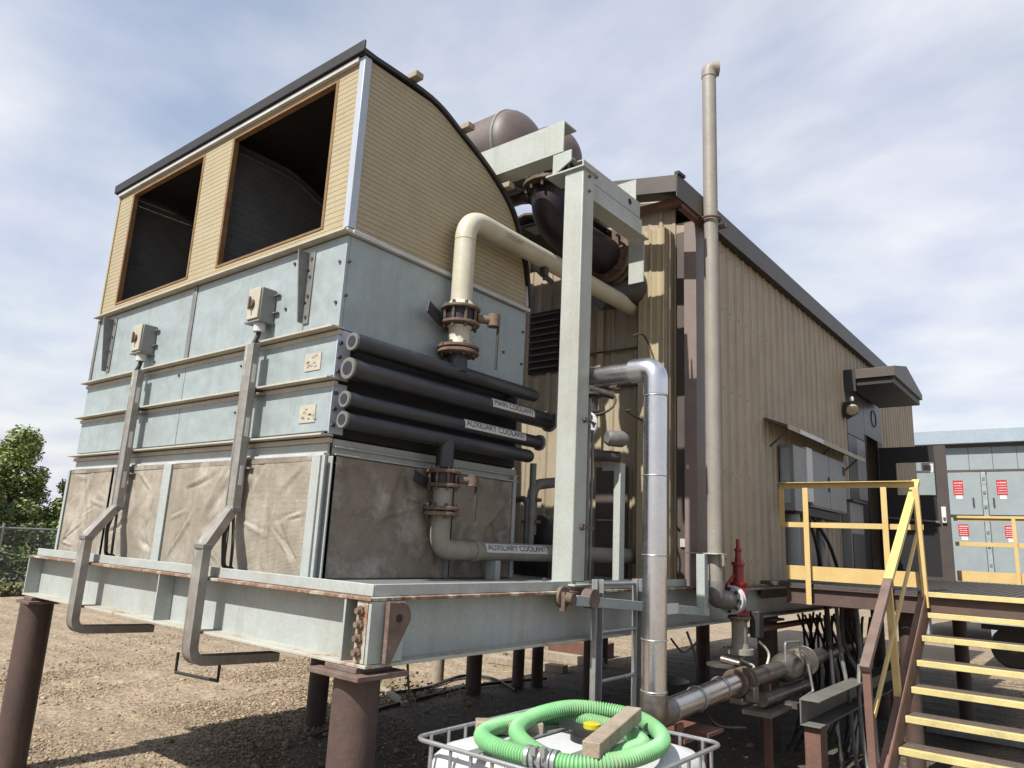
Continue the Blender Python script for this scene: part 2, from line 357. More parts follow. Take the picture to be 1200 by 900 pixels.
def flat_text(name, txt, size, c, xdir, ydir, m, parent, sx=1):
    vs, fs = textmesh(txt, size); c = Vector(c); x = Vector(xdir); y = Vector(ydir)
    B = MB(); B.add([c+x*v.x*sx+y*v.y for v in vs], fs)
    return B.done(name, m, parent, smooth=False)
def pipe_label(name, txt, size, yc, r, cx, cz, ang0, m_bg, parent, width):
    """label wrapped on a pipe that runs along Y; ang0 from +X towards +Z"""
    vs, fs = textmesh(txt, size, 9); wv = width/2; sx = (wv-.015)/max(v.x for v in vs)
    def P(u, v, rr): a = ang0+v/r; return (cx+rr*math.cos(a), yc+u, cz+rr*math.sin(a))
    B = MB(); hw = wv; hv = size*.56
    K = 8
    B.add([P(-hw if i else hw, -hv+2*hv*k/K, r+.002) for k in range(K+1) for i in (0, 1)], [(2*k, 2*k+1, 2*k+3, 2*k+2) for k in range(K)])
    o = B.done(name, m_bg, parent)
    T = MB(); T.add([P(v.x*sx, v.y, r+.0045) for v in vs], fs); T.done('lettering', 'ink', o, smooth=False, kind='stuff')
    return o
def lap_rows(B, z0, z1, h, spans, make, off=.0025, taper=False):
    """lap siding: rows of boards, proud at the foot"""
    n = max(1, round((z1-z0)/h)); h = (z1-z0)/n
    for i in range(n):
        a = z0+i*h; b = a+h
        for (p, q) in spans(a+h/2):
            pb, qb = p, q
            if taper: (p, q), (pb, qb) = spans(a)[0], spans(b)[0]
            v = [make(p, a, off), make(q, a, off), make(qb, b-.002, .001), make(pb, b-.002, .001), make(p, a, 0), make(q, a, 0)]
            B.add(v, [(0, 1, 2, 3), (4, 5, 1, 0)])
def corr(B, a0, a1, z0, z1, pitch, depth, make):
    """ribbed sheet: ribs run up, profile along a"""
    prof = []; a = a0; j = 0
    while a < a1-1e-6:
        for u, o in ((0, 0), (.30, 0), (.36, .35), (.44, .35), (.50, 0), (.76, 0), (.84, 1), (.94, 1)):
            x = a+u*pitch
            if x < a1: prof.append((x, o*depth))
        a += pitch
    prof.append((a1, 0)); n = len(prof)
    B.add([make(p, z0(p) if callable(z0) else z0, o) for p, o in prof]+[make(p, z1(p) if callable(z1) else z1, o) for p, o in prof], [(i, i+1, n+i+1, n+i) for i in range(n-1)])
    return B

G = -1.80
# ================================================================== SETTING
def ground():
    B = MB(); xs = [-900, -200, -60]+[-30+1.5*i for i in range(31)]+[40, 200, 900]; ys = [-900, -100, -20]+[-4+1.5*i for i in range(27)]+[60, 200, 900]
    for y in ys:
        for x in xs:
            near = -31 < x < 16 and -5 < y < 37
            B.v.append((x, y, G+(mnoise.noise((x*.35, y*.35, 3))*.05 if near else 0)))
    n = len(xs)
    for j in range(len(ys)-1):
        for i in range(n-1): B.f.append((j*n+i, j*n+i+1, (j+1)*n+i+1, (j+1)*n+i))
    m = mat('gravel_ground', (.41, .32, .215), (.325, .25, .165), .9, 0, .5, .9, 34, dirt=.6, dirtc=(.25, .195, .135), wave=.5, wscale=5)
    t = m.node_tree; l = t.links; b = t.nodes['Principled BSDF']; tcn = t.nodes.new('ShaderNodeTexCoord')
    vo = t.nodes.new('ShaderNodeTexVoronoi'); vo.inputs['Scale'].default_value = 26; l.new(tcn.outputs['Object'], vo.inputs['Vector'])
    src = b.inputs['Base Color'].links[0].from_socket
    hs = t.nodes.new('ShaderNodeSeparateColor'); l.new(vo.outputs['Color'], hs.inputs[0])
    mr = t.nodes.new('ShaderNodeMapRange'); mr.inputs[3].default_value = .6; mr.inputs[4].default_value = 1.3; l.new(hs.outputs[0], mr.inputs[0])
    sx = t.nodes.new('ShaderNodeSeparateXYZ'); l.new(tcn.outputs['Object'], sx.inputs[0])
    # damp soil, plus under-skid shade put into the soil colour, with a ragged outline
    def mth(op, a, b_):
        k = t.nodes.new('ShaderNodeMath'); k.operation = op
        for i, q in ((0, a), (1, b_)):
            if isinstance(q, (int, float)): k.inputs[i].default_value = q
            else: l.new(q, k.inputs[i])
        return k.outputs[0]
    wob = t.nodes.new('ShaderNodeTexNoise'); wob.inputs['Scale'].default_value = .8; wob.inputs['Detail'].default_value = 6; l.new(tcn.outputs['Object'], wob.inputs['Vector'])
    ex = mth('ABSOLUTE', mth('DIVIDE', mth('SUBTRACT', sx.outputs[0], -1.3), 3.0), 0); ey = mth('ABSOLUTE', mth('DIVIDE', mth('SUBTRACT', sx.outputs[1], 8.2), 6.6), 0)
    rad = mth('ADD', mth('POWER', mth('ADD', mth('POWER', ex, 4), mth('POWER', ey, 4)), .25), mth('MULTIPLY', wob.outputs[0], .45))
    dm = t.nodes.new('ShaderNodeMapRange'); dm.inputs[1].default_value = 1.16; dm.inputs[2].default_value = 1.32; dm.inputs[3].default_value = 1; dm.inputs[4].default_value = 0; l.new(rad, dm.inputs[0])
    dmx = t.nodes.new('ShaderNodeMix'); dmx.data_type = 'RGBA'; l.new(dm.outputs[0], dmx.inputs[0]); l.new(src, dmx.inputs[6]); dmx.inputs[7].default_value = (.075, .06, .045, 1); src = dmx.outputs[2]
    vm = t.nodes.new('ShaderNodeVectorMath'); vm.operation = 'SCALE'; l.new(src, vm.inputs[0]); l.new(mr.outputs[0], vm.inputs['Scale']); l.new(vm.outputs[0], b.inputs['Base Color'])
    wv = t.nodes.new('ShaderNodeTexWave'); wv.bands_direction = 'Y'; wv.inputs['Scale'].default_value = .55; wv.inputs['Distortion'].default_value = 5; wv.inputs['Detail'].default_value = 4; wv.inputs['Detail Scale'].default_value = .35; l.new(tcn.outputs['Object'], wv.inputs['Vector'])
    bw = t.nodes.new('ShaderNodeBump'); bw.inputs['Strength'].default_value = .3; bw.inputs['Distance'].default_value = .08; l.new(wv.outputs[0], bw.inputs['Height'])
    l.new(b.inputs['Normal'].links[0].from_socket, bw.inputs['Normal']); l.new(bw.outputs[0], b.inputs['Normal'])
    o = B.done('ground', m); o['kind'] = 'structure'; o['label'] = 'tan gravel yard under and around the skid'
    # loose stones lying on it
    ico = np.array([(0, 1, 1.618), (0, -1, 1.618), (0, 1, -1.618), (0, -1, -1.618), (1, 1.618, 0), (-1, 1.618, 0), (1, -1.618, 0), (-1, -1.618, 0), (1.618, 0, 1), (-1.618, 0, 1), (1.618, 0, -1), (-1.618, 0, -1)])/1.9
    tri = np.array([(0,1,8),(0,9,1),(0,8,4),(0,5,9),(0,4,5),(1,6,8),(1,9,7),(1,7,6),(2,10,3),(2,3,11),(2,4,10),(2,11,5),(2,5,4),(3,10,6),(3,11,7),(3,6,7),(4,8,10),(5,11,9),(6,10,8),(7,9,11)])
    n = 74000
    x = np.concatenate([rng.uniform(-13, 4.2, int(n*.42)), rng.uniform(-9, -1.5, n-int(n*.42))]); y = np.concatenate([rng.uniform(-1, 15, int(n*.42)), rng.uniform(-.6, 5.5, n-int(n*.42))])
    # tyre tracks on the left are pressed smooth
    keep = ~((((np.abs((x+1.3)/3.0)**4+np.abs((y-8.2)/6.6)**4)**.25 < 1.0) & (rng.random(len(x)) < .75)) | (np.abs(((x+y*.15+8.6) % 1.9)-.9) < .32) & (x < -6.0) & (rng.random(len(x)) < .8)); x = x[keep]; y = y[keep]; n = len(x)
    sc = .007+.012*rng.random(n)**2.6; big = rng.random(n) < .004; sc = np.where(big, rng.uniform(.022, .045, n), sc)
    S = np.stack([sc*rng.uniform(.8, 1.35, n), sc*rng.uniform(.8, 1.35, n), sc*rng.uniform(.45, .8, n)], 1)
    jit = rng.uniform(.8, 1.2, (n, 12, 1)); V = ico[None]*jit*S[:, None, :]
    a = rng.uniform(0, 2*PI, n); ca, sa = np.cos(a)[:, None], np.sin(a)[:, None]
    X = V[..., 0]*ca-V[..., 1]*sa+x[:, None]; Y = V[..., 0]*sa+V[..., 1]*ca+y[:, None]
    gz = np.array([mnoise.noise((px*.35, py*.35, 3))*.05 for px, py in zip(x, y)])
    Z = V[..., 2]+(G+gz+sc*.25)[:, None]
    me = bpy.data.meshes.new('gravel_stones'); F = (tri[None]+12*np.arange(n)[:, None, None]).reshape(-1, 3)
    me.vertices.add(n*12); me.vertices.foreach_set('co', np.stack([X, Y, Z], -1).reshape(-1)); me.loops.add(len(F)*3); me.loops.foreach_set('vertex_index', F.reshape(-1).astype(np.int32))
    me.polygons.add(len(F)); me.polygons.foreach_set('loop_start', np.arange(0, len(F)*3, 3, dtype=np.int32)); me.update(calc_edges=True); me.validate()
    ms = bpy.data.materials.new('stone'); ms.use_nodes = True; t = ms.node_tree; b = t.nodes['Principled BSDF']; b.inputs['Roughness'].default_value = .85
    gi = t.nodes.new('ShaderNodeNewGeometry'); rp = t.nodes.new('ShaderNodeValToRGB'); e = rp.color_ramp.elements
    e[0].color = (.085, .060, .040, 1); e[1].color = (.36, .285, .195, 1); k = e.new(.35); k.color = (.17, .125, .078, 1); k = e.new(.7); k.color = (.235, .172, .108, 1)
    t.links.new(gi.outputs['Random Per Island'], rp.inputs[0]); t.links.new(rp.outputs[0], b.inputs['Base Color']); me.materials.append(ms)
    o = bpy.data.objects.new('gravel_stones', me); COL.objects.link(o); o['kind'] = 'stuff'; o['label'] = 'loose tan gravel stones scattered over the yard'
ground()

# ================================================================== SKID
sk = thing('skid_frame', 'long pale grey steel skid frame carrying the cooler and the tan building', 'skid frame', (-2.4, 0, -.355))
def ibeam(name, x0, x1, y0, y1, along, m='paint', zt=0, zb=-.355, par=sk, topm='prust'):
    c = .006
    w = MB()
    if along == 'x': w.box(x0, x1, (y0+y1)/2-c, (y0+y1)/2+c, zb+.018, zt-.018)
    else: w.box((x0+x1)/2-c, (x0+x1)/2+c, y0, y1, zb+.018, zt-.018)
    o = w.done(name, m, par)
    MB().box(x0, x1, y0, y1, zt-.018, zt).done('top_flange', 'rustlip' if topm == 'prust' else topm, o, .003)
    MB().box(x0, x1, y0, y1, zb, zb+.018).done('bottom_flange', 'prust' if topm == 'prust' else m, o, .003)
    return o
ibeam('front_beam', -4.8, 0, 0, .26, 'x')
ibeam('side_beam', -.26, 0, .2605, 15.6, 'y', topm='prust')
ibeam('side_beam', -4.8, -4.54, .2605, 15.6, 'y', topm='paint')
for y in (3.9, 7.8, 11.7, 15.2): ibeam('cross_beam', -4.539, -.261, y, y+.2, 'x', topm='paint', zt=-.02, zb=-.30)
ibeam('centre_beam', -2.5, -2.3, .2605, 3.89, 'y', topm='paint', zt=-.02, zb=-.30)
box('kick_plate', 'paint', sk, -4.76, -.05, .055, .066, .001, .066)
box('kick_plate', 'paint', sk, -.061, -.05, .067, 3.86, .001, .066)
box('deck_plate', 'galvd', sk, -4.76, -.062, .067, 3.86, .002, .03)
MB().box(-.215, -.20, .004, .123, -.335, -.02).box(-4.79, -4.775, .004, .123, -.335, -.02).box(-2.3, -2.288, .004, .123, -.335, -.02).split('stiffener', 'paint', sk, .002)
MB().box(-.115, -.03, .012, .026, -.334, -.02).done('end_plate', 'prust', sk, .002)
MB().box(-.024, -.002, .012, .255, -.334, -.02).done('end_plate', 'paint', sk, .002)
for z in (-.07, -.14, -.21, -.28):
    B = MB(); B.cyl((-.075, .012, z), (-.075, -.006, z), .027, 6); B.cyl((-.075, -.006, z), (-.075, -.028, z), .016, 10); B.done('bolt', 'flange', sk, kind='stuff')
pts = [(.012, .10, -.335), (.012, .135, -.335), (.012, .262, -.12)]+[(.012, .185+.078*math.cos(a), -.10+.078*math.sin(a)) for a in [R(-8+i*14) for i in range(9)]]+[(.012, .10, -.02)]
lug = MB().prism(pts, (.03, 0, 0)).done('lifting_lug', 'rustp', sk, .003)
MB().cyl((.0425, .175, -.105), (.046, .175, -.105), .022, 12).done('lug_hole', 'dark', lug)
B = MB(); B.tube(fillet([(-4.79, .40, .067), (-4.79, .40, .115), (-4.55, .40, .115), (-4.55, .40, .067)], .02), .012, 8); B.split('handle', 'wht', sk)
MB().box(-.006, -.003, 1.88, 1.96, -.10, -.02).box(.0, .05, 1.72, 1.74, -.13, .0).split('nozzle_plate', 'rustp', sk)
# sloping drain channel fixed along the side beam, and the upright bracket it ends in
dc = thing('drain_channel', 'grey square channel sloping along the skid side below the building', 'channel', (.06, 1.8, -.06))
MB().bar((.075, 1.80, -.055), (.11, 3.94, -.215), .05, .072).done('channel', 'galv', dc, .003)
MB().cyl((-.01, 1.76, -.04), (.02, 1.76, -.04), .075, 14).cyl((.02, 1.76, -.04), (.10, 1.76, -.045), .04, 12).split('flange', 'flange', dc)
MB().cyl((.03, 2.02, -.05), (.11, 2.02, -.05), .07, 14).split('flange', 'rustp', dc)
box('white_tag', 'signw', dc, .137, .139, 3.02, 3.30, -.20, -.115)
vb = thing('pipe_bracket', 'grey box-shaped steel bracket holding the foot of the tall vent pipe', 'bracket', (.06, 3.9, -.25))
MB().box(.09, .10, 3.76, 3.99, -.235, .30).box(.10, .17, 3.76, 3.77, -.235, .30).split('plate', 'paint', vb, .003)
MB().box(-.10, .21, 3.955, 4.19, .302, .312).done('shelf', 'paint', vb, .002)

# ------------------------------------------------------------------ piles
def pile(x, y, r, top, label, plate=.21, m='pile', bury=.2):
    p = thing('support_pile', label, 'steel pile', (x, y, G), 'steel piles under the skid')
    MB().cyl((x, y, G-bury), (x, y, top-.055), r, 28).split('pipe', m, p)
    o = MB().box(x-plate, x+plate, y-plate*.85, y+plate*.85, top-.056, top-.03).split('cap_plate', 'rustp', p, .003)
    MB().box(x-plate*.62, x+plate*.62, y-plate*.6, y+plate*.6, top-.0295, top-.001).done('shim_plate', 'rustp', p, .003)
    return p
pile(-.19, .12, .126, -.355, 'thick rusty pile under the near corner of the skid, below the lug')
pile(-4.56, .06, .132, -.355, 'rusty brown pile under the far left corner of the front beam', .15)
pile(-4.14, 2.95, .115, -.3, 'dark pile behind the front beam, seen just left of the near pile', .16)
pile(-4.2, 5.7, .112, -.3, 'dark pile seen under the side beam behind the white tote', .16)
pile(-4.1, 6.6, .09, -.3, 'twin dark piles standing close together far under the skid', .14)
pile(-4.0, 6.95, .09, -.3, 'farther of twin dark piles standing close together far under the skid', .14)
pile(-3.0, 6.9, .112, -.3, 'dark pile seen under the skid just left of the ladder', .2)
pile(-.14, 6.15, .112, -.355, 'dark brown pile under the building behind the valve line', .16)
pile(-.14, 9.6, .112, -.355, 'dark pile below the building behind the black cables', .16)
pile(-2.4, 9.4, .112, -.3, 'dark pile deep below the building seen between ladder and silver pipe', .16)
pile(-4.6, 9.8, .112, -.355, 'dark pile at the far left edge below the building', .16)
p = MB().cyl((-5.2, 6.0, G-.1), (-5.2, 6.0, -1.15), .10, 16).done('short_post', 'lumber'); tag(p, 'short pale wooden post standing in sunlight beyond the skid', 'post')

# ================================================================== COOLER
XR, XL, YF, YB = -.942, -4.998, .33, 2.40
cl = thing('cooling_unit', 'large air cooler with tan siding hood over pale galvanized panels', 'air cooler', (-2.97, 1.3, .03))
prof = [(.33, 3.82), (1.0, 3.82), (1.39, 3.69), (1.8, 3.51), (2.12, 3.27), (2.3, 2.92), (2.39, 2.61), (2.42, 2.41)]
prof = [(p.x, p.y) for p in spline([Vector((a, b, 0)) for a, b in prof], 6)]
def ycurve(z):
    if z >= 3.82: return 1.0
    for (a, b), (c, d) in zip(prof, prof[1:]):
        if b >= z >= d and b != d: return a+(c-a)*(b-z)/(b-d)
    return 2.42
OPN = [(-4.645, -3.239), (-2.707, -1.27)]; ZB, ZT = 2.527, 3.725
def fspan(z):
    if ZB < z < ZT: return [(XL+.02, OPN[0][0]-.03), (OPN[0][1]+.03, OPN[1][0]-.03), (OPN[1][1]+.03, XR-.05)]
    return [(XL+.02, XR-.05)]
B = MB(); lap_rows(B, 2.435, ZB, .043, fspan, lambda a, z, o: (a, YF-o, z)); lap_rows(B, ZB, ZT, .0428, fspan, lambda a, z, o: (a, YF-o, z)); lap_rows(B, ZT, 3.80, .04, fspan, lambda a, z, o: (a, YF-o, z))
hood = B.done('hood_front', 'sid', cl, smooth=False)
for (a, b) in OPN:
    B = MB(); B.box(a-.03, a, YF-.008, YF+.042, ZB-.02, ZT+.02).box(b, b+.03, YF-.008, YF+.042, ZB-.02, ZT+.02).box(a, b, YF-.008, YF+.042, ZB-.022, ZB).box(a, b, YF-.008, YF+.042, ZT, ZT+.022)
    B.done('opening_frame', 'wood', cl, .003)
box('front_lining', 'lining', cl, XL+.02, OPN[0][0]-.03, YF+.003, YF+.04, 2.44, 3.8, bevel=0)
box('front_lining', 'lining', cl, OPN[0][1]+.03, OPN[1][0]-.03, YF+.003, YF+.04, 2.44, 3.8, bevel=0)
box('front_lining', 'lining', cl, OPN[1][1]+.03, XR-.05, YF+.003, YF+.04, 2.44, 3.8, bevel=0)
def side(x, sgn, name, m):
    B = MB(); lap_rows(B, 2.435, 3.815, .041 if 'lining' not in name and 'part' not in name else .06, lambda z: [(YF+.05, ycurve(z)-.012)], lambda a, z, o: (x+sgn*o, a, z), taper=True); return B.done(name, m, cl, smooth=False)
side(XR, 1, 'hood_side', 'sid'); side(XL, -1, 'hood_side', 'sid'); side(XL+.045, 1, 'hood_lining', 'lining'); side(XR-.045, -1, 'hood_lining', 'lining'); side(-2.90, 1, 'hood_partition', 'lining'); side(-2.94, -1, 'hood_partition', 'lining')
MB().tube([(-2.885, y+.02, z-.10) for y, z in prof], .014, 6).done('partition_edge', 'galvd', cl)
MB().tube([(XL+.062, y+.02, z-.10) for y, z in prof], .014, 6).done('lining_edge', 'galvd', cl)
# curved roof shell with a dark edge that overhangs a little
a_ = prof; T_ = .055
def offs(pr, d):
    o = []
    for i, (y, z) in enumerate(pr):
        y0, z0 = pr[max(0, i-1)]; y1, z1 = pr[min(len(pr)-1, i+1)]; ty, tz = y1-y0, z1-z0; n_ = math.hypot(ty, tz); o.append((y-tz/n_*d, z+ty/n_*d))
    return o
inn = [(YF-.035, 3.824)]+[(y, z) for y, z in offs(prof, .004)][1:]; ou = [(YF-.035, 3.865)]+offs(prof, .038)[1:]
MB().prism([(XL-.05, y, z) for y, z in inn]+[(XL-.05, y, z) for y, z in reversed(ou)], (XR+.03-XL+.05, 0, 0)).done('roof', 'roofm', cl)
MB().box(XL-.06, XR+.035, YF-.055, YF-.036, 3.832, 3.925).done('roof_edge', 'roofm', cl, .004)
MB().box(XL+.0, XR-.045, YF-.034, YF-.003, 3.785, 3.822).done('top_trim', 'wht', cl, .002)
for y, w in ((.80, .08), (1.43, .06), (2.0, .05)):
    z = 3.86 if y < 1 else (3.735 if y < 1.6 else 3.43)
    MB().bar((XR-.02, y, z+.05), (XR+.085, y, z+.05), .08, .05).done('roof_block', 'lumber', cl, .004)
MB().box(XR-.05, XR+.014, YF-.016, YF+.05, 2.45, 3.82).done('corner_trim', 'bluew', cl, .003)
MB().box(XL-.012, XL+.02, YF-.014, YF+.05, 2.44, 3.82).done('corner_trim', 'sid', cl, .003)
MB().box(XR-.01, XR+.012, 2.385, 2.42, 2.45, 2.90).done('edge_trim', 'wht', cl, .002)
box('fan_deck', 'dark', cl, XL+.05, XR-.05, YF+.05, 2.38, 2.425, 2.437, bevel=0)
for x in (-3.95, -1.98):
    MB().tube(arc((x, 1.4, 2.47), (.78, 0, 0), (0, .78, 0), 0, 2*PI, 36), .03, 6, False).done('fan_ring', 'galvd', cl)
# lower hood rail
MB().box(XL-.02, XR+.03, YF-.062, YF+.02, 2.405, 2.417).box(XL-.01, XR+.02, YF-.022, YF+.02, 2.418, 2.437).split('hood_rail', 'lip', cl, .002)
MB().box(XR-.02, XR+.035, YF+.021, YB+.02, 2.40, 2.434).done('hood_rail', 'wht', cl, .004)
# galvanized body
box('body_core', 'galvd', cl, XL+.02, XR-.03, YF+.03, YB-.02, .97, 2.394, bevel=0)
def gpanel(x0, x1, z0, z1): return box('front_panel', 'galv', cl, x0, x1, YF, YF+.028, z0, z1, bevel=.003)
gpanel(XL, -3.008, 1.722, 2.392); gpanel(-3.0, XR-.002, 1.722, 2.392)
gpanel(XL, -3.008, 1.372, 1.682); gpanel(-3.0, XR-.002, 1.372, 1.682)
gpanel(XL, -3.008, .992, 1.318); gpanel(-3.0, XR-.002, .992, 1.318)
box('seam_strip', 'galvd', cl, -3.05, -2.985, YF-.012, YF-.001, 1.73, 2.39)
box('seam_strip', 'galvd', cl, XL-.004, XL+.05, YF-.012, YF-.001, 1.73, 2.39)
for z in (1.703, 1.345, .958):
    MB().box(XL-.03, XR+.02, YF-.072, YF+.029, z-.004, z+.010).box(XL-.03, XR+.02, YF-.008, YF+.027, z-.045, z-.013).split('rail', 'lip', cl, .002)
box('lower_beam', 'paint', cl, XL, XR-.002, YF+.01, YF+.03, .845, .912)
MB().box(XL, XR+.002, YF-.02, YF+.03, .825, .844).done('lower_rail', 'wht', cl, .002)
box('side_panel', 'galv', cl, XR-.028, XR, YF+.03, YB, 1.705, 2.393)
box('end_panel', 'galv', cl, XL, XL+.02, YF+.03, YB, .06, 2.393)
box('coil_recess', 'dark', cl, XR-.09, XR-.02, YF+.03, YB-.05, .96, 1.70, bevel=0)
MB().box(XR-.001, XR+.008, YF-.005, YF+.115, 1.345, 1.695).done('tube_sheet', 'bluew', cl, .002)
MB().box(XR-.001, XR+.008, YF-.005, YF+.115, .975, 1.318).done('tube_sheet', 'bluew', cl, .002)
B = MB()
for z in (1.60, 1.50, 1.40, 1.25, 1.14, 1.03): B.cyl((XR+.008, YF+.02, z), (XR+.026, YF+.02, z), .014, 8)
for i in range(14): B.cyl((XR-.02, .55+.12*i, 1.495), (XR+.03, .55+.12*i, 1.495), .016, 8)
B.done('plug_bolt', 'bolt', cl, kind='stuff')
B = MB()
for x, z in ((-4.85, 2.36), (-3.6, 1.78), (-1.55, 2.3), (-1.6, 1.95), (-3.1, 1.6), (-1.35, 1.95), (-1.35, 2.2), (-1.0, 2.2), (-1.0, 1.9)): B.cyl((x, YF, z), (x, YF-.012, z), .012, 8)
for i in range(5):
    for z in (1.20, 1.57): B.cyl((-2.12+.05*(i % 3), YF, z), (-2.12+.05*(i % 3), YF-.01, z), .008, 6)
for y, z in ((.36, 2.2), (.36, 1.95), (2.36, 2.2), (2.36, 1.9), (2.1, 1.95)): B.cyl((XR, y, z), (XR+.012, y, z), .012, 8)
B.done('panel_bolt', 'bolt', cl, kind='stuff')
def gusset(x0, x1):
    B = MB(); B.prism([(x0, YF-.001, 2.34), (x0, YF-.11, 2.34), (x0, YF-.05, 1.80), (x0, YF-.001, 1.80)], (.010, 0, 0))
    B.box(x0+.011, x0+.075, YF-.012, YF-.0015, 1.79, 2.34)
    o = B.done('lifting_bracket', 'galvd', cl, .002)
    B = MB()
    for z in (1.84, 2.0, 2.15, 2.29): B.cyl((x0+.045, YF-.012, z), (x0+.045, YF-.02, z), .012, 8)
    B.done('bracket_bolt', 'bolt', o, kind='stuff')
gusset(-1.37, -1.24); gusset(-4.62, -4.50)
for z in (1.40, 1.03):   # small notice plates near the corner
    pl = box('notice_plate', 'decal', cl, -1.28, -1.10, YF-.006, YF-.001, z+.03, z+.155, bevel=0)
    B = MB()
    for k in range(9):
        u = -1.265+.15*random.random(); v = z+.045+.09*random.random(); B.box(u, u+.03, YF-.0075, YF-.0065, v, v+.012)
    B.done('print', 'inkf', pl, smooth=False, kind='stuff')
# dust screens: dirty cloth stretched in frames
def screen(name, x0, x1, z0, z1, fn, m, seed, amp=.030):
    B = MB(); nx, nz = 84, 76; rr = random.Random(int(seed*10)); cr_ = []
    asp = (z1-z0)/(x1-x0)
    for k in range(13):
        corner = rr.choice([(0, 0), (1, 0), (0, 1), (1, 1), (.5, 1), (0, .5), (1, .6)]) if k < 11 else (rr.random(), rr.random())
        tgt = (rr.uniform(.1, .9), rr.uniform(.1, .9)); ang = math.atan2(tgt[1]-corner[1], tgt[0]-corner[0])
        cr_.append((corner[0]+rr.uniform(-.1, .1), corner[1]+rr.uniform(-.1, .1), math.cos(ang), math.sin(ang), rr.uniform(.2, .7), rr.uniform(.010, .028), rr.choice((1, 1, -1))*rr.uniform(.12, .5), rr.uniform(-.25, .25)))
    for j in range(nz+1):
        for i in range(nx+1):
            u, v = i/nx, j/nz; e = min(1, 7*min(u, 1-u))*min(1, 7*min(v, 1-v)); q = .55*mnoise.noise((u*1.5+seed, v*1.4, seed*.7))+.10*mnoise.noise((u*8, v*6, seed))+.04*mnoise.noise((u*22, v*20, seed))
            for cx_, cy_, ca_, sa_, ln_, wd_, am_, bend in cr_:
                du, dv = u-cx_, v-cy_; t_ = du*ca_+dv*sa_
                if -.05 < t_ < ln_:
                    d_ = -du*sa_+dv*ca_-bend*t_*(ln_-t_); w_ = wd_*(1+1.6*t_)
                    if abs(d_) < 3*w_: q += am_*math.exp(-(d_/w_)**2)*min(1, (ln_-t_)*5)*min(1, (t_+.05)*8)-.5*am_*math.exp(-((d_-1.7*w_)/w_)**2)*min(1, (ln_-t_)*5)*min(1, (t_+.05)*8)
            B.v.append(fn(x0+(x1-x0)*u, z0+(z1-z0)*v, amp*e*q))
    for j in range(nz):
        for i in range(nx): k = j*(nx+1)+i; B.f.append((k, k+1, k+nx+2, k+nx+1))
    o = B.done(name, m, cl); o.modifiers.new('s', 'SOLIDIFY').thickness = .006
    return o
for i, (a, b) in enumerate([(-4.95, -4.04), (-3.99, -3.04), (-2.90, -1.96), (-1.94, -1.04)]):
    screen('dust_screen', a, b, -.0 + .036, .815, lambda x, z, d: (x, YF-.028-d, z), 'cloth', 3.1+i*5.7)
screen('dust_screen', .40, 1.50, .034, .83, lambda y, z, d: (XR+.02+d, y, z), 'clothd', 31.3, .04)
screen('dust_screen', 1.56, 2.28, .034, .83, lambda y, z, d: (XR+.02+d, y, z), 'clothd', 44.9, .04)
MB().box(-3.035, -2.91, YF-.05, YF+.03, .032, .824).split('upright', 'paint', cl, .003)
MB().box(-1.03, XR+.0, YF-.045, YF+.04, .032, .824).box(XR+.001, XR+.03, YF-.03, YF-.015, .032, .824).box(XR+.001, XR+.045, YF+.02, YF+.032, .032, .824).split('corner_upright', 'paint', cl, .003)
MB().box(XL-.02, XL+.03, YF-.045, YF+.04, .032, .824).split('corner_upright', 'paint', cl, .003)
MB().box(XR-.01, XR+.035, 2.29, 2.33, .032, .89).split('upright', 'paint', cl, .003)
MB().box(XR-.01, XR+.02, 1.505, 1.555, .032, .84).split('upright', 'galvd', cl, .003)
MB().box(XR-.02, XR+.03, YF+.05, 2.36, .885, .895).box(XR-.02, XR+.0, YF+.05, 2.36, .84, .945).box(XR-.02, XR+.04, YF+.05, 2.36, .834, .844).split('side_beam', 'paint', cl, .002)
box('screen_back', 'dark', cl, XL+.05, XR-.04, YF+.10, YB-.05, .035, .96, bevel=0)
B = MB()
for i in range(26): B.bar((-4.7+i*.14, YF-.02, .05+.01*random.random()), (-4.62+i*.14+random.random()*.1, YF-.03, .04), .006, .006)
B.done('loose_wire', 'galvd', cl, kind='stuff')

for a, b in [(-4.95, -4.04), (-3.99, -3.04), (-2.90, -1.96), (-1.94, -1.04)]:
    MB().bar((a, YF-.034, .800), (b, YF-.034, .806), .008, .036).done('screen_hem', 'clothd', cl, .003)
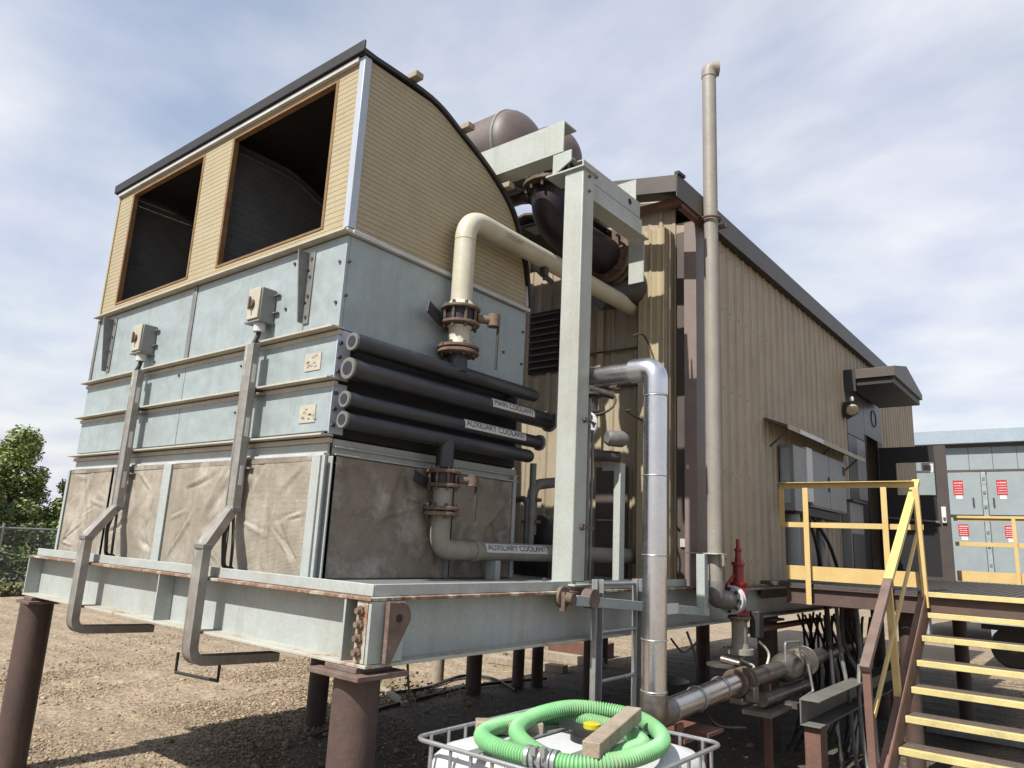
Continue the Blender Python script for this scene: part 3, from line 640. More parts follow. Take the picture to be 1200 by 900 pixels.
# ------------------------------------------------------------------ cable channels on the front, with their switch boxes
cc_ = thing('cable_channel', 'bent galvanized cable channel on the cooler front nearer the corner', 'cable channel', (-1.72, .1, -.45), 'cable channels down the cooler front')
def chan(name, p, q, w, d, side):
    """open channel: back plate and two lips"""
    p = Vector(p); q = Vector(q); dr = (q-p).normalized(); a = Vector(side).normalized(); b = dr.cross(a).normalized()
    B = MB(); B.bar(p, q, w, .006, a)
    for s in (-1, 1): B.bar(p+a*s*(w/2-.003)+b*d/2, q+a*s*(w/2-.003)+b*d/2, .006, d, a)
    B.bar(p+b*d, q+b*d, w*.97, .005, a)
    return B.done(name, 'cond', cc_, .003)
def sweep_rect(path, w, d):
    """hollow-looking channel swept along a path in a plane close to Y-Z: w across (X), d deep"""
    P = [Vector(p) for p in path]; B = MB(); m = len(P); ring = []
    for i in range(m):
        t = (P[min(i+1, m-1)]-P[max(i-1, 0)]).normalized(); a = Vector((1, 0, 0)); a = (a-t*a.dot(t)).normalized(); b = t.cross(a).normalized()
        k = 1.0
        if 0 < i < m-1:
            t0 = (P[i]-P[i-1]).normalized(); t1 = (P[i+1]-P[i]).normalized(); k = 1/max(.5, math.cos(t0.angle(t1)/2))
        lip = .014
        ring.append([P[i]+a*u*w/2+b*v*d/2*k for u, v in ((-1, -1), (1, -1), (1, 1), (1-2*lip/w, 1), (1-2*lip/w, .8), (-1+2*lip/w, .8), (-1+2*lip/w, 1), (-1, 1))])
    n = len(ring[0])
    for r_ in ring: B.v += [tuple(q) for q in r_]
    for i in range(m-1):
        for k in range(n): B.f.append((i*n+k, i*n+(k+1) % n, (i+1)*n+(k+1) % n, (i+1)*n+k))
    B.f.append(tuple(range(n))); B.f.append(tuple((m-1)*n+k for k in reversed(range(n))))
    return B
XU, XV = -1.81, -1.65
top = [(XU, .222, 1.68), (XU, .222, .47)]
mid = [(XU, .221, .469), (XU, .19, .43), (XV, -.02, .235), (XV, -.047, .19)]
low = fillet([(XV, -.048, .189), (XV, -.05, -.52), (XV, .60, -.545)], .10, 6)
for nm, pth in (('upper_channel', top), ('elbow', mid), ('lower_channel', low)): sweep_rect(pth, .108, .062).done(nm, 'cond', cc_, .003)
MB().box(XU-.06, XU+.06, .188, .258, .44, .475).box(XV-.06, XV+.06, -.083, -.012, .185, .215).split('splice_plate', 'galvd', cc_, .003)
for z in (1.45, 1.05, .70): MB().box(XU+.0542, XU+.057, .21, .236, z-.07, z+.07).done('lit_slot', 'signw', cc_)  # white strips painted as sunlit panel showing through the channel
MB().tube(fillet([(XU+.03, .20, .44), (XU+.09, .13, .28), (XU+.10, .15, .06), (XU+.10, .22, .05)], .06), .016, 8).tube(fillet([(XU+.05, .21, .40), (XU+.15, .17, .22), (XU+.14, .18, .05)], .05), .011, 8).split('flexible_conduit', 'black', cc_)
MB().box(XU-.09, XU+.09, .26, .33, 1.30, 1.312).box(XU-.09, XU+.09, .26, .33, .75, .762).split('clip', 'cond', cc_)
copy_tree(cc_, (-1.84, 0, 0), 'bent galvanized cable channel on the cooler front farther left')
B = MB(); B.tube([(-2.06, .10, -.53), (-2.06, .10, -.66), (-1.62, .16, -.66), (-1.62, .16, -.53)], .011, 8)
tag(B.done('hanger_loop', 'black'), 'black square hanger loop below the cable channel under the front beam', 'hanger')
sw = thing('disconnect_switch', 'grey disconnect switch box on the cooler beside the right channel', 'switch box', (-1.82, .33, 1.88), 'disconnect switches on the cooler')
box('enclosure', 'cab', sw, -1.90, -1.74, .20, .327, 1.86, 2.12, bevel=.008)
box('cover', 'decal', sw, -1.895, -1.745, .185, .199, 1.87, 2.115, bevel=.005)
MB().cyl((-1.83, .186, 1.99), (-1.83, .165, 1.99), .035, 16).box(-1.838, -1.822, .15, .168, 1.94, 2.04).split('handle', 'flange', sw, .002)
MB().box(-1.92, -1.72, .19, .326, 1.845, 1.858).box(-1.735, -1.68, .30, .326, 2.07, 2.078).box(-1.735, -1.68, .30, .326, 1.93, 1.938).split('drip_flange', 'galvd', sw)
MB().cyl((-1.80, .25, 1.844), (-1.80, .25, 1.78), .045, 14).done('hub', 'wht', sw)
MB().tube(fillet([(-1.80, .25, 1.79), (-1.80, .245, 1.74), (-1.82, .22, 1.66)], .06), .018, 10).split('cable', 'black', sw)
copy_tree(sw, (-1.90, 0, .0), 'grey disconnect switch box on the cooler at the far left')

# ------------------------------------------------------------------ coolant headers
HX = -.79
def header(z, y0, y1, r, label, txt=None, ty=0, tw=.6):
    h = thing('coolant_header', label, 'header pipe', (HX, (y0+y1)/2, z), 'dark coolant headers on the cooler side')
    MB().rev((HX, y0, z), (0, 1, 0), [(0, r*.55), (.012, r*.9), (.03, r)]+[(y1-y0-.05, r), (y1-y0-.02, r*.85), (y1-y0, r*.45)], 28).split('pipe', 'hdr', h)
    MB().rev((HX, y0-.012, z), (0, 1, 0), [(0, r*.84), (0, r*1.0), (.018, r*1.01), (.018, r*.5)], 24).done('end_ring', 'beamd', h)
    MB().cyl((HX, y0-.0135, z), (HX, y0+.0, z), r*.66, 18).done('end_plug', 'hdr', h)
    if y1 > 2.5: MB().rev((HX, y1-.055, z), (0, 1, 0), [(0, r*.9), (0, r*1.28), (.02, r*1.28), (.02, r*.9)], 24).done('end_flange', 'cage', h)
    if txt: pipe_label('label_plate', txt, .066, ty, r, HX, z, R(16), 'signw', h, tw)
    MB().bar((HX, y0+.12, z), (XR-.02, y0+.12, z), .05, .05).bar((HX, y1-.2, z), (XR-.02, y1-.2, z), .05, .05).split('bracket', 'darkv', h)
    return h
h1 = header(1.590, .345, 2.40, .061, 'dark header pipe topmost of the four, under the cream pipe valve')
header(1.402, .33, 2.66, .073, 'dark header pipe second from top, labelled main coolant', 'MAIN COOLANT', 2.02, .56)
header(1.192, .325, 2.52, .055, 'dark header pipe third from top, labelled auxiliary coolant', 'AUXILIARY COOLANT', 1.83, .77)
h4 = header(1.055, .325, 2.37, .056, 'dark header pipe lowest of the four, with a stub going down')
MB().cyl((HX, 1.37, 1.60), (HX, 1.37, 1.735), .078, 24).done('stub', 'hdr', h1)
MB().cyl((HX, 1.30, 1.05), (HX, 1.30, .845), .068, 24).done('stub', 'hdr', h4)
# ------------------------------------------------------------------ flanged valves
def fl(B, c, axis, r, t):
    c = Vector(c); d = Vector(axis).normalized(); B.rev(c, d, [(0, r*.55), (0, r-.006), (.006, r), (t-.006, r), (t, r-.006), (t, r*.55)], 30); return B
def wafer_valve(x, y, z0, label, s=1, low=False):
    v = thing('butterfly_valve', label, 'valve', (x, y, z0), 'rusty flanged valves on the cooler side')
    R0 = .165*s; h = 0
    B = MB(); fl(B, (x, y, z0), (0, 0, 1), R0, .028); fl(B, (x, y, z0+.038), (0, 0, 1), R0, .028); B.split('flange', 'flange', v)
    MB().rev((x, y, z0+.066), (0, 0, 1), [(0, .10*s), (.02, .085*s), (.12*s+.02, .085*s), (.14*s+.02, .10*s)], 26).done('spool', 'cream' if not low else 'creamd', v)
    zt = z0+.085+.15*s
    B = MB(); fl(B, (x, y, zt), (0, 0, 1), R0*.95, .026); fl(B, (x, y, zt+.125*s), (0, 0, 1), R0*.95, .026); B.split('flange', 'flange', v)
    MB().cyl((x, y, zt+.026), (x, y, zt+.125*s), .118*s, 26).split('valve_body', 'exh', v)
    B = MB(); bolts(B, (x, y, z0+.033), (0, 0, 1), R0*.80, 8, .012, ph=.3, double=.055); bolts(B, (x, y, zt+.075*s), (0, 0, 1), R0*.78, 8, .0135*s, ph=.3, double=.105*s); B.done('bolt', 'bolt', v, kind='stuff')
    zc = zt+.075*s
    MB().cyl((x+.09*s, y+.10*s, zc), (x+.17*s, y+.21*s, zc), .034*s, 14).rev((x+.17*s, y+.21*s, zc-.05*s), (0, 0, 1), [(0, .05*s), (.10*s, .05*s)], 14).split('neck', 'flange', v)
    L_ = .40*s if not low else .36*s
    MB().bar((x+.20*s, y+.235*s, zc+.05*s), (x+.20*s, y+.225*s, zc-L_), .022, .012).done('lever', 'darkv', v, .002)
    MB().bar((x-.08*s, y-.13*s, zc-.05*s), (x-.02, y-.34*s, zc+.0), .012, .10*s).done('position_plate', 'black', v, .002)
    return zt+.125*s+.026
zt1 = wafer_valve(HX, 1.37, 1.735, 'rusty flanged butterfly valve above the headers at the cream pipe')
wp = thing('coolant_pipe', 'cream coolant pipe rising from its valve and bending back to the building', 'pipe', (HX, 1.37, zt1), None)
PR = .086
path = fillet([(HX, 1.37, zt1-.004), (HX, 1.37, 2.905), (HX, 4.2, 2.905)], .21, 12)
MB().tube(path, PR, 28).split('pipe', 'cream', wp)
MB().rev((HX, 1.37, zt1-.002), (0, 0, 1), [(0, .125), (.05, PR+.003)], 26).done('weld_neck', 'cream', wp)
MB().rev((HX, 1.37, 2.69), (0, 0, 1), [(0, PR), (.002, PR+.003), (.008, PR+.003), (.01, PR)], 26).done('weld', 'cream', wp)
vs, fs = textmesh('COOLANT', .05, 7); T = MB(); T.add([(HX+(PR+.002)*math.cos(R(-15)+v.y/PR), 1.90+v.x, 2.905+(PR+.002)*math.sin(R(-15)+v.y/PR)) for v in vs], fs); T.done('stencil', 'inkf', wp, smooth=False)
for y in (2.45, 2.95): MB().box(HX-.03, HX+.03, y-.03, y+.03, 2.74, 2.83).cyl((HX, y, 2.70), (HX, y, 2.76), .012, 8).split('pipe_hanger', 'paint' if y > 2.5 else 'darkv', wp)
wafer_valve(HX, 1.30, .49, 'rusty flanged valve below the lowest header on the cooler side', .82, True)
lp = thing('coolant_pipe', 'grey coolant return pipe at the foot of the cooler, labelled auxiliary coolant', 'pipe', (HX, 1.3, .03))
path = fillet([(HX, 1.30, .495), (HX, 1.30, .245), (HX, 4.2, .245)], .2, 12)
MB().tube(path, .072, 24).split('pipe', 'creamd', lp)
pipe_label('label_plate', 'AUXILIARY COOLANT', .066, 2.16, .072, HX, .245, R(24), 'signw', lp, .80)
MB().rev((HX, 1.66, .245), (0, 1, 0), [(0, .082), (.05, .082)], 22).split('coupling', 'creamd', lp)
MB().box(HX-.05, HX+.05, 1.9, 1.96, .031, .176).box(HX-.05, HX+.05, 3.1, 3.16, .031, .176).split('pipe_shoe', 'paint', lp)

# ================================================================== BUILDING
bd = thing('equipment_building', 'long tan ribbed metal building with dark roof edge on the skid', 'building', (-2.4, 9.7, 0))
WX = -.05; Y0, Y1 = 4.27, 15.1; ZE = 3.76
mk = lambda a, z, o: (WX+o, a, z)
DY0, DY1, DZ = 9.67, 12.02, 3.235       # darker door bay
B = MB(); corr(B, Y0, DY0, -.03, ZE, .23, .020, mk); corr(B, DY1, Y1, -.03, ZE, .23, .020, mk); corr(B, DY0, DY1, DZ, ZE, .23, .020, mk); B.done('side_wall', 'wall', bd)
B = MB(); corr(B, -4.7, -.36, -.03, 4.28, .30, .022, lambda a, z, o: (a, Y0-o, z)); B.done('end_wall', 'wall', bd)
B = MB()
for z in (.25, 1.15, 2.05, 2.95, 3.62):
    for i in range(47):
        y = Y0+.04+i*.23
        if not (DY0-.05 < y < DY1+.05): B.cyl((WX-.001, y, z+.01*math.sin(i*7)), (WX+.006, y, z+.01*math.sin(i*7)), .009, 6)
B.done('wall_screw', 'trim', bd, kind='stuff')
box('wall_core', 'wall', bd, -4.72, WX-.01, Y0+.01, DY0, -.04, ZE+.1, bevel=0)
box('wall_core', 'wall', bd, -4.72, WX-.01, DY1, Y1, -.04, ZE+.1, bevel=0)
box('wall_core', 'wall', bd, -4.72, WX-1.6, DY0+.001, DY1-.001, -.04, ZE+.1, bevel=0)
box('wall_core', 'wall', bd, WX-1.59, WX-.01, DY0+.001, DY1-.001, DZ+.01, ZE+.1, bevel=0)
# roof: low gable, eaves and rakes trimmed in brown
ZR = 4.46
B = MB()
for s in (0, 1):
    xe = .05 if s == 0 else -4.86
    pts = [(-2.4, 4.12, ZR), (xe, 4.12, 3.985), (xe, 4.12, 3.955), (-2.4, 4.12, ZR-.03)]
    B.prism(pts, (0, 11.19, 0))
B.done('roof', 'trim', bd, smooth=False)
B = MB(); n = 58
for i in range(n-3): B.bar((.03, 4.2+i*.2, 3.995), (-2.38, 4.2+i*.2, ZR+.005), .02, .02)
B.done('roof_rib', 'trim', bd, kind='stuff')
MB().box(.046, .056, 3.45, 15.32, 3.735, 3.985).done('eave_fascia', 'trim', bd, .002)
MB().box(-.045, .045, 4.0, 15.30, 3.735, 3.745).done('soffit', 'roofm', bd)
MB().prism([(-.72, 3.449, 4.115), (.045, 3.449, 3.967), (.045, 3.449, 3.79), (-.72, 3.449, 3.93)], (0, .012, 0)).prism([(-4.86, 3.449, 3.967), (-2.4, 3.449, 4.44), (-2.4, 3.449, 4.27), (-4.86, 3.449, 3.79)], (0, .012, 0)).prism([(-2.39, 3.449, 4.44), (-1.0, 3.449, 4.17), (-1.0, 3.449, 3.99), (-2.39, 3.449, 4.27)], (0, .012, 0)).split('rake_fascia', 'trim', bd)
MB().prism([(-1.0, 3.447, 4.165), (-.725, 3.447, 4.113), (-.725, 3.447, 3.86), (-1.0, 3.447, 3.98)], (0, .012, 0)).done('rake_patch', 'wht', bd)
MB().box(-4.8, -1.1, 4.13, 4.26, 3.85, 3.86).done('rake_soffit', 'roofm', bd)
MB().prism([(-.72, 3.462, 3.95), (.04, 3.462, 3.80), (.04, 3.462, 3.82), (-.72, 3.462, 3.97)], (0, .22, 0)).done('gutter_floor', 'roofm', bd)
MB().bar((.052, 3.452, 3.99), (.052, 3.60, 4.0), .05, .03).done('eave_clip', 'roofm', bd)
# corner: projecting ribbed chase and the mauve trim
chz = MB(); corr(chz, -.665, -.36, -.04, 3.72, .16, .010, lambda a, z, o: (a, 4.0-o, z)); chz.done('corner_chase', 'sid', bd)
B = MB(); corr(B, 4.002, 4.265, -.04, 3.72, .13, .012, lambda a, z, o: (-.358+o, a, z)); B.done('chase_side', 'wall', bd)
box('chase_core', 'wall', bd, -.662, -.36, 4.005, 4.26, -.04, 3.72, bevel=0)
MB().box(-.165, WX+.02, 4.06, 4.268, -.035, 3.735).done('corner_trim', 'mauve', bd, .003)
MB().box(-.357, -.166, 4.255, 4.265, -.035, 3.735).done('shaded_infill', 'trim', bd)  # brown colour stands in for the shaded side of the chase
MB().box(WX-.02, WX+.012, 4.2, 15.1, -.06, -.031).done('base_trim', 'paint', bd)
# louvre in the end wall, mostly hidden behind the cooler
lv = box('louvre', 'dark', bd, -2.32, -1.86, Y0-.035, Y0-.024, 2.34, 3.12, bevel=0)
for i in range(9): MB().bar((-2.31, Y0-.055, 2.40+i*.083), (-1.87, Y0-.055, 2.40+i*.083), .05, .008).done('louvre_blade', 'mauve', lv)
# end wall access panel and fittings
MB().box(-1.30, -.90, 4.225, 4.242, .02, 1.18).done('access_panel', 'trim', bd, .004)
MB().box(-1.27, -.93, 4.215, 4.224, .60, .615).box(-1.06, -1.05, 4.215, 4.224, .1, .55).split('panel_rib', 'wall', bd)
MB().box(-1.6, -.67, 4.22, 4.242, 2.06, 2.09).box(-1.6, -.67, 4.22, 4.242, 2.48, 2.50).split('wall_girt', 'trim', bd)
MB().box(-1.32, -1.24, 4.22, 4.24, 1.25, 3.6).done('flashing', 'sid', bd)
# door bay: dark panels, frame, opening, open door
pb = box('door_panel', 'cabd', bd, WX-.006, WX+.012, DY0+.01, 10.76, 2.29, DZ)
box('door_panel', 'cabd', bd, WX-.006, WX+.012, 10.77, DY1-.01, 2.42, DZ)
box('door_panel', 'cabd', bd, WX-.006, WX+.012, DY0+.01, 10.20, -.03, 2.28)
box('door_panel', 'cab', bd, WX-.006, WX+.012, 10.21, 10.76, 1.28, 2.28)
box('door_panel', 'cabd', bd, WX-.006, WX+.012, 10.21, 10.76, -.03, 1.27)
MB().box(WX-.03, WX+.02, 10.77, 10.81, -.03, 2.41).box(WX-.03, WX+.02, 11.62, 12.0, -.03, 2.41).split('door_frame', 'door', bd)
box('inner_room', 'dark', bd, WX-1.55, WX-1.5, 10.8, 11.9, -.03, 2.5, bevel=0)
MB().tube(arc((WX+.015, 11.45, 2.80), (0, .17, 0), (0, 0, .15), 0, 2*PI, 24), .012, 6, False).done('vent_ring', 'door', bd)
dr = MB().box(-.01, .26, 11.54, 11.585, -.03, 2.285).box(.845, .85, 11.54, 11.585, -.03, 2.285).box(.26, .845, 11.54, 11.585, -.03, 1.45).box(.26, .845, 11.54, 11.585, 2.01, 2.285).done('door', 'door', bd)
box('door_edge', 'doore', dr, .851, 1.03, 11.535, 11.59, -.03, 2.285)
gl = box('door_window', 'glass', dr, .255, .848, 11.558, 11.564, 1.445, 2.015, bevel=0)
MB().box(.24, .26, 11.530, 11.5385, 1.43, 2.03).box(.845, .862, 11.524, 11.534, 1.43, 2.03).box(.26, .845, 11.530, 11.5385, 1.43, 1.45).box(.26, .845, 11.530, 11.5385, 2.01, 2.03).done('glazing_bead', 'door', dr)
MB().box(.65, .83, 11.552, 11.5545, 1.83, 2.0).done('window_sticker', 'signw', gl)
MB().box(.68, .80, 11.548, 11.551, 1.87, 1.96).done('sticker_print', 'grey', gl)
MB().box(.91, .98, 11.49, 11.534, .98, 1.25).cyl((.95, 11.49, 1.08), (.95, 11.44, 1.08), .02, 10).done('lock_box', 'signw', dr, .01)
MB().bar((.07, 11.49, 1.06), (.88, 11.49, 1.0), .02, .03).done('push_bar', 'grey', dr)
MB().box(0, 1.02, 11.53, 11.5335, -.03, .10).done('kick_strip', 'doore', dr)
# canopy over the door: small gabled visor
CX = .71
A = [(9.60, 3.14), (9.60, 3.295), (10.55, 3.49), (11.78, 3.235), (11.78, 3.14)]
cn = MB().prism([(WX+.02, y, z) for y, z in A], (CX-WX-.02, 0, 0)).done('canopy', 'trim', bd, .004)
MB().box(WX+.06, CX-.04, 9.65, 11.73, 3.04, 3.139).done('canopy_soffit', 'roofm', cn)
MB().box(WX+.015, .14, 9.59, 9.598, 2.94, 3.30).done('canopy_shade_end', 'cabd', cn)  # dark colour stands in for shadow on the end against the wall
fl_ = thing('floodlight', 'black floodlight with pale lens on the wall below the door canopy', 'floodlight', (WX, 9.55, 2.55))
MB().box(WX+.023, .08, 9.45, 9.61, 2.56, 2.75).bar((WX+.03, 9.47, 2.52), (.15, 9.5, 2.62), .10, .12).split('housing', 'black', fl_, .01)
MB().rev((.11, 9.38, 2.62), (.35, -.5, -.55), [(-.05, .05), (.02, .09), (.05, .09), (.06, .06)], 20).done('lens', 'lamp', fl_)
MB().rev((.11, 9.42, 2.75), (0, 0, 1), [(0, .03), (.05, .035), (.07, .01)], 12).done('photo_eye', 'signw', fl_)
# rain shelf and electrical cabinets
rs = thing('rain_shelf', 'narrow sloping metal rain shelf above the grey cabinets on the side wall', 'rain shelf', (WX, 7.6, 1.8))
MB().prism([(WX+.02, 5.95, 1.90), (.24, 5.95, 1.79), (.24, 5.95, 1.825), (WX+.02, 5.95, 1.935)], (0, 3.5, 0)).done('shelf_sheet', 'trim', rs)
MB().box(.236, .25, 5.94, 9.46, 1.775, 1.835).done('shelf_lip', 'wall', rs, .002)
MB().box(.252, .256, 6.35, 7.3, 1.778, 1.832).done('lip_strip', 'signw', rs)  # white strip along part of the shelf lip
for y in (6.1, 7.8, 9.2): MB().bar((WX+.02, y, 1.60), (.20, y, 1.80), .02, .02).done('strut', 'trim', rs)
c1 = thing('electrical_cabinet', 'wide grey electrical cabinet under the rain shelf, second from left', 'cabinet', (0, 7.9, .95), 'electrical cabinets under the rain shelf')
box('enclosure', 'cab', c1, WX+.025, .12, 7.12, 8.75, .95, 1.70, bevel=.006)
box('door_leaf', 'cab', c1, .121, .135, 7.14, 7.92, .97, 1.68, bevel=.004); box('door_leaf', 'cab', c1, .121, .135, 7.94, 8.73, .97, 1.68, bevel=.004)
MB().box(.136, .15, 7.86, 7.89, 1.2, 1.4).box(.136, .146, 8.60, 8.70, 1.5, 1.62).split('handle', 'black', c1)
c2 = thing('electrical_cabinet', 'narrow grey electrical cabinet under the rain shelf, nearest the front', 'cabinet', (0, 6.7, .9), 'electrical cabinets under the rain shelf')
box('enclosure', 'cab', c2, WX+.025, .15, 6.40, 6.88, .86, 1.66, bevel=.006)
box('side_label', 'signw', c2, .151, .155, 6.90-.05, 6.86, 1.0, 1.6, bevel=0)
MB().box(.0, .10, 6.392, 6.398, .95, 1.62).done('side_plate', 'galv', c2)
MB().box(WX+.025, .16, 6.881, 7.11, 1.0, 1.69).done('wireway', 'signw', c2, .004)
c3 = thing('electrical_cabinet', 'tall dark-fronted cabinet standing on the platform beside the doorway', 'cabinet', (.05, 9.6, .04), 'electrical cabinets under the rain shelf')
box('enclosure', 'cab', c3, WX+.025, .10, 9.05, 9.80, .06, 1.16, bevel=.006)
box('top_cover', 'cabd', c3, WX+.025, .16, 9.02, 9.84, 1.161, 1.19, bevel=.004)
box('door_leaf', 'cabd', c3, .101, .112, 9.10, 9.76, .12, .70, bevel=.004)
c4 = thing('electrical_cabinet', 'dark box on short conduits under the wide grey cabinet', 'cabinet', (.0, 7.2, .6), 'electrical cabinets under the rain shelf')
box('enclosure', 'black', c4, WX+.025, .10, 6.55, 8.5, .83, .94, bevel=.006)
MB().cyl((.0, 6.7, .1), (.0, 6.7, .83), .10, 14).cyl((.0, 7.9, .1), (.0, 7.9, .83), .05, 12).split('conduit', 'cab', c4)
MB().tube(spline([(.05, 7.2, .84), (.08, 7.4, .5), (.02, 7.8, .12)], 8), .025, 8).tube(spline([(.05, 7.4, .84), (.1, 7.9, .5), (.02, 8.6, .12)], 8), .025, 8).split('cable', 'black', c4)

# ================================================================== EXHAUST STAND
sf = thing('support_stand', 'tall pale grey steel post and beams holding the exhaust silencer', 'steel stand', (-.14, 2.03, .06))
MB().box(-.235, -.05, 1.95, 2.12, .032, 3.385).done('post', 'post', sf, .008)
MB().box(-.42, -.03, 1.925, 2.16, 3.386, 3.402).split('cap_plate', 'paint', sf, .002)
MB().box(-.15, -.135, 2.121, 3.10, 3.181, 3.384).box(-.225, -.06, 2.121, 3.10, 3.168, 3.18).split('beam', 'post', sf, .002)
MB().box(-.20, -.185, 2.15, 3.15, 3.44, 3.60).box(-.30, -.2005, 2.15, 3.15, 3.588, 3.60).box(-.30, -.2005, 2.15, 3.15, 3.44, 3.452).split('upper_beam', 'post', sf, .002)
MB().box(-1.5, -.262, 1.95, 1.965, 3.60, 3.895).box(-1.5, -.262, 1.966, 2.14, 3.60, 3.615).box(-1.5, -.262, 1.966, 2.14, 3.88, 3.895).split('front_channel', 'post', sf, .002)
MB().box(-1.5, -.262, 3.2, 3.215, 3.60, 3.895).box(-1.5, -.262, 3.02, 3.199, 3.60, 3.615).split('rear_channel', 'post', sf, .002)
MB().prism([(-.37, 1.955, 3.403), (-.37, 1.955, 3.598), (-.18, 1.955, 3.598), (-.18, 1.955, 3.50)], (0, .012, 0)).split('gusset', 'post', sf)
MB().box(-.46, -.29, 3.42, 3.435, 2.9, 3.40).split('wall_bracket', 'post', sf, .002)
B = MB()
for y in (2.35, 2.95): B.cyl((-.181, y, 3.53), (-.1845, y, 3.53), .03, 12)
B.done('beam_hole', 'dark', sf, kind='stuff')
MB().box(-1.9, -1.5, 1.96, 2.12, 3.60, 3.615).done('beam_tail', 'post', sf)
MB().box(-2.6, -.78, 2.98, 4.10, 3.605, 3.625).done('added_dark_floor', 'darkv', sf)  # dark plate added to cover the bright gap of sky here
MB().box(-2.6, -2.5, 2.0, 4.1, 3.45, 3.604).box(-1.3, -1.2, 3.22, 4.1, 3.48, 3.604).split('floor_beam', 'darkv', sf)
MB().box(-.30, .01, 1.90, 2.17, .0305, .046).done('base_plate', 'post', sf, .003)
B = MB()
for x, y in ((-.275, 1.92), (-.012, 1.92), (-.275, 2.15), (-.012, 2.15)): B.cyl((x, y, .046), (x, y, .072), .014, 6)
for z in (3.21, 3.34): B.cyl((-.05, 2.04, z), (-.035, 2.04, z), .014, 6)
B.done('anchor_bolt', 'bolt', sf, kind='stuff')
B = MB(); B.tube([(-.238, 1.948, .05), (-.047, 1.948, .05), (-.047, 2.123, .05)], .007, 6).tube([(-.238, 1.947, 3.384), (-.047, 1.947, 3.384), (-.047, 2.12, 3.384)], .006, 6)
B.done('weld_bead', 'post', sf, kind='stuff')
rf = thing('angle_bracket', 'red oxide angle frame under the eave bracing the vent pipe', 'angle frame', (-.3, 3.7, 3.74))
MB().box(-.69, .03, 3.60, 3.612, 3.735, 3.81).box(-.69, .018, 3.613, 3.67, 3.735, 3.747).split('front_angle', 'redox', rf, .002)
MB().box(.019, .031, 3.613, 4.30, 3.70, 3.775).box(-.04, .018, 3.671, 4.30, 3.70, 3.712).split('side_angle', 'redox', rf, .002)
MB().box(-.75, -.69, 3.57, 3.67, 3.69, 3.80).done('end_clamp', 'rustp', rf, .003)
MB().box(-.05, .21, 4.28, 4.32, 3.69, 3.73).tube(arc((.12, 4.10, 3.72), (.1, 0, 0), (0, .1, 0), 0, 2*PI, 20), .014, 6, False).split('pipe_clamp', 'rustp', rf)
sl = thing('exhaust_silencer', 'big brown cylindrical exhaust silencer with domed end above the stand', 'silencer', (-2.3, 2.72, 3.9))
r = .42
dome = [(.0, r)]+[(.25*math.sin(a), r*math.cos(a)) for a in [R(10+i*10) for i in range(8)]]
MB().rev((-4.3, 2.72, 4.35), (1, 0, 0), [(0, r*.6), (.12, r)]+[(2.88+t, q) for t, q in dome], 40).done('shell', 'sil', sl)
MB().rev((-1.435, 2.72, 4.35), (1, 0, 0), [(0, r), (.003, r+.008), (.03, r+.008), (.033, r)], 40).done('weld_band', 'galvd', sl)
MB().box(-3.6, -3.5, 2.4, 3.04, 3.90, 4.1).box(-1.9, -1.8, 2.4, 3.04, 3.897, 4.1).split('saddle', 'sil', sl)
d2 = thing('exhaust_drum', 'smaller brown domed drum lying behind the pale channel of the stand', 'drum', (-1.4, 3.1, 3.95))
r = .35
dome = [(.0, r)]+[(.30*math.sin(a), r*math.cos(a)) for a in [R(10+i*10) for i in range(8)]]
MB().rev((-3.0, 3.1, 4.36), (1, 0, 0), [(0, r*.6), (.1, r)]+[(1.78+t, q) for t, q in dome], 36).done('shell', 'sil', d2)
MB().box(-2.8, -2.7, 2.9, 3.3, 3.897, 4.05).box(-1.48, -1.4, 2.9, 3.3, 3.897, 4.05).split('saddle', 'sil', d2)
ex = thing('exhaust_pipe', 'dark rusty exhaust elbow with big flanges behind the grey post', 'exhaust pipe', (-.82, 3.4, 3.0))
EXX = -.87
pth = fillet([(EXX, 4.26, 3.36), (EXX, 2.62, 3.36), (EXX, 2.62, 3.96)], .36, 12)
MB().tube(pth, .195, 32).done('elbow', 'exh', ex)
B = MB(); fl(B, (EXX, 3.66, 3.36), (0, -1, 0), .30, .05); fl(B, (EXX, 3.76, 3.36), (0, -1, 0), .30, .05); fl(B, (EXX, 2.62, 3.70), (0, 0, 1), .28, .04); fl(B, (EXX, 2.62, 3.90), (0, 0, 1), .28, .04); B.split('flange', 'flange', ex)
B = MB(); bolts(B, (EXX, 3.66, 3.36), (0, 1, 0), .26, 12, .016, double=.13); bolts(B, (EXX, 2.62, 3.8), (0, 0, 1), .245, 12, .014, double=.16); B.done('bolt', 'bolt', ex, kind='stuff')
MB().rev((EXX, 2.62, 3.74), (0, 0, 1), [(i*.016, .21+(.025 if i % 2 else 0)) for i in range(11)], 30).done('bellows', 'darkv', ex)
MB().cyl((-.98, 3.7, 2.96), (-.62, 4.2, 3.1), .16, 24).done('expansion_joint', 'darkv', ex)
MB().tube(spline([(-1.55, 2.6, 3.3), (-1.35, 2.8, 3.25), (-1.3, 3.0, 3.1), (-1.32, 3.3, 3.05)], 6), .03, 8).box(-1.6, -1.3, 2.75, 2.8, 3.28, 3.33).split('lube_pipe', 'galvd', ex)

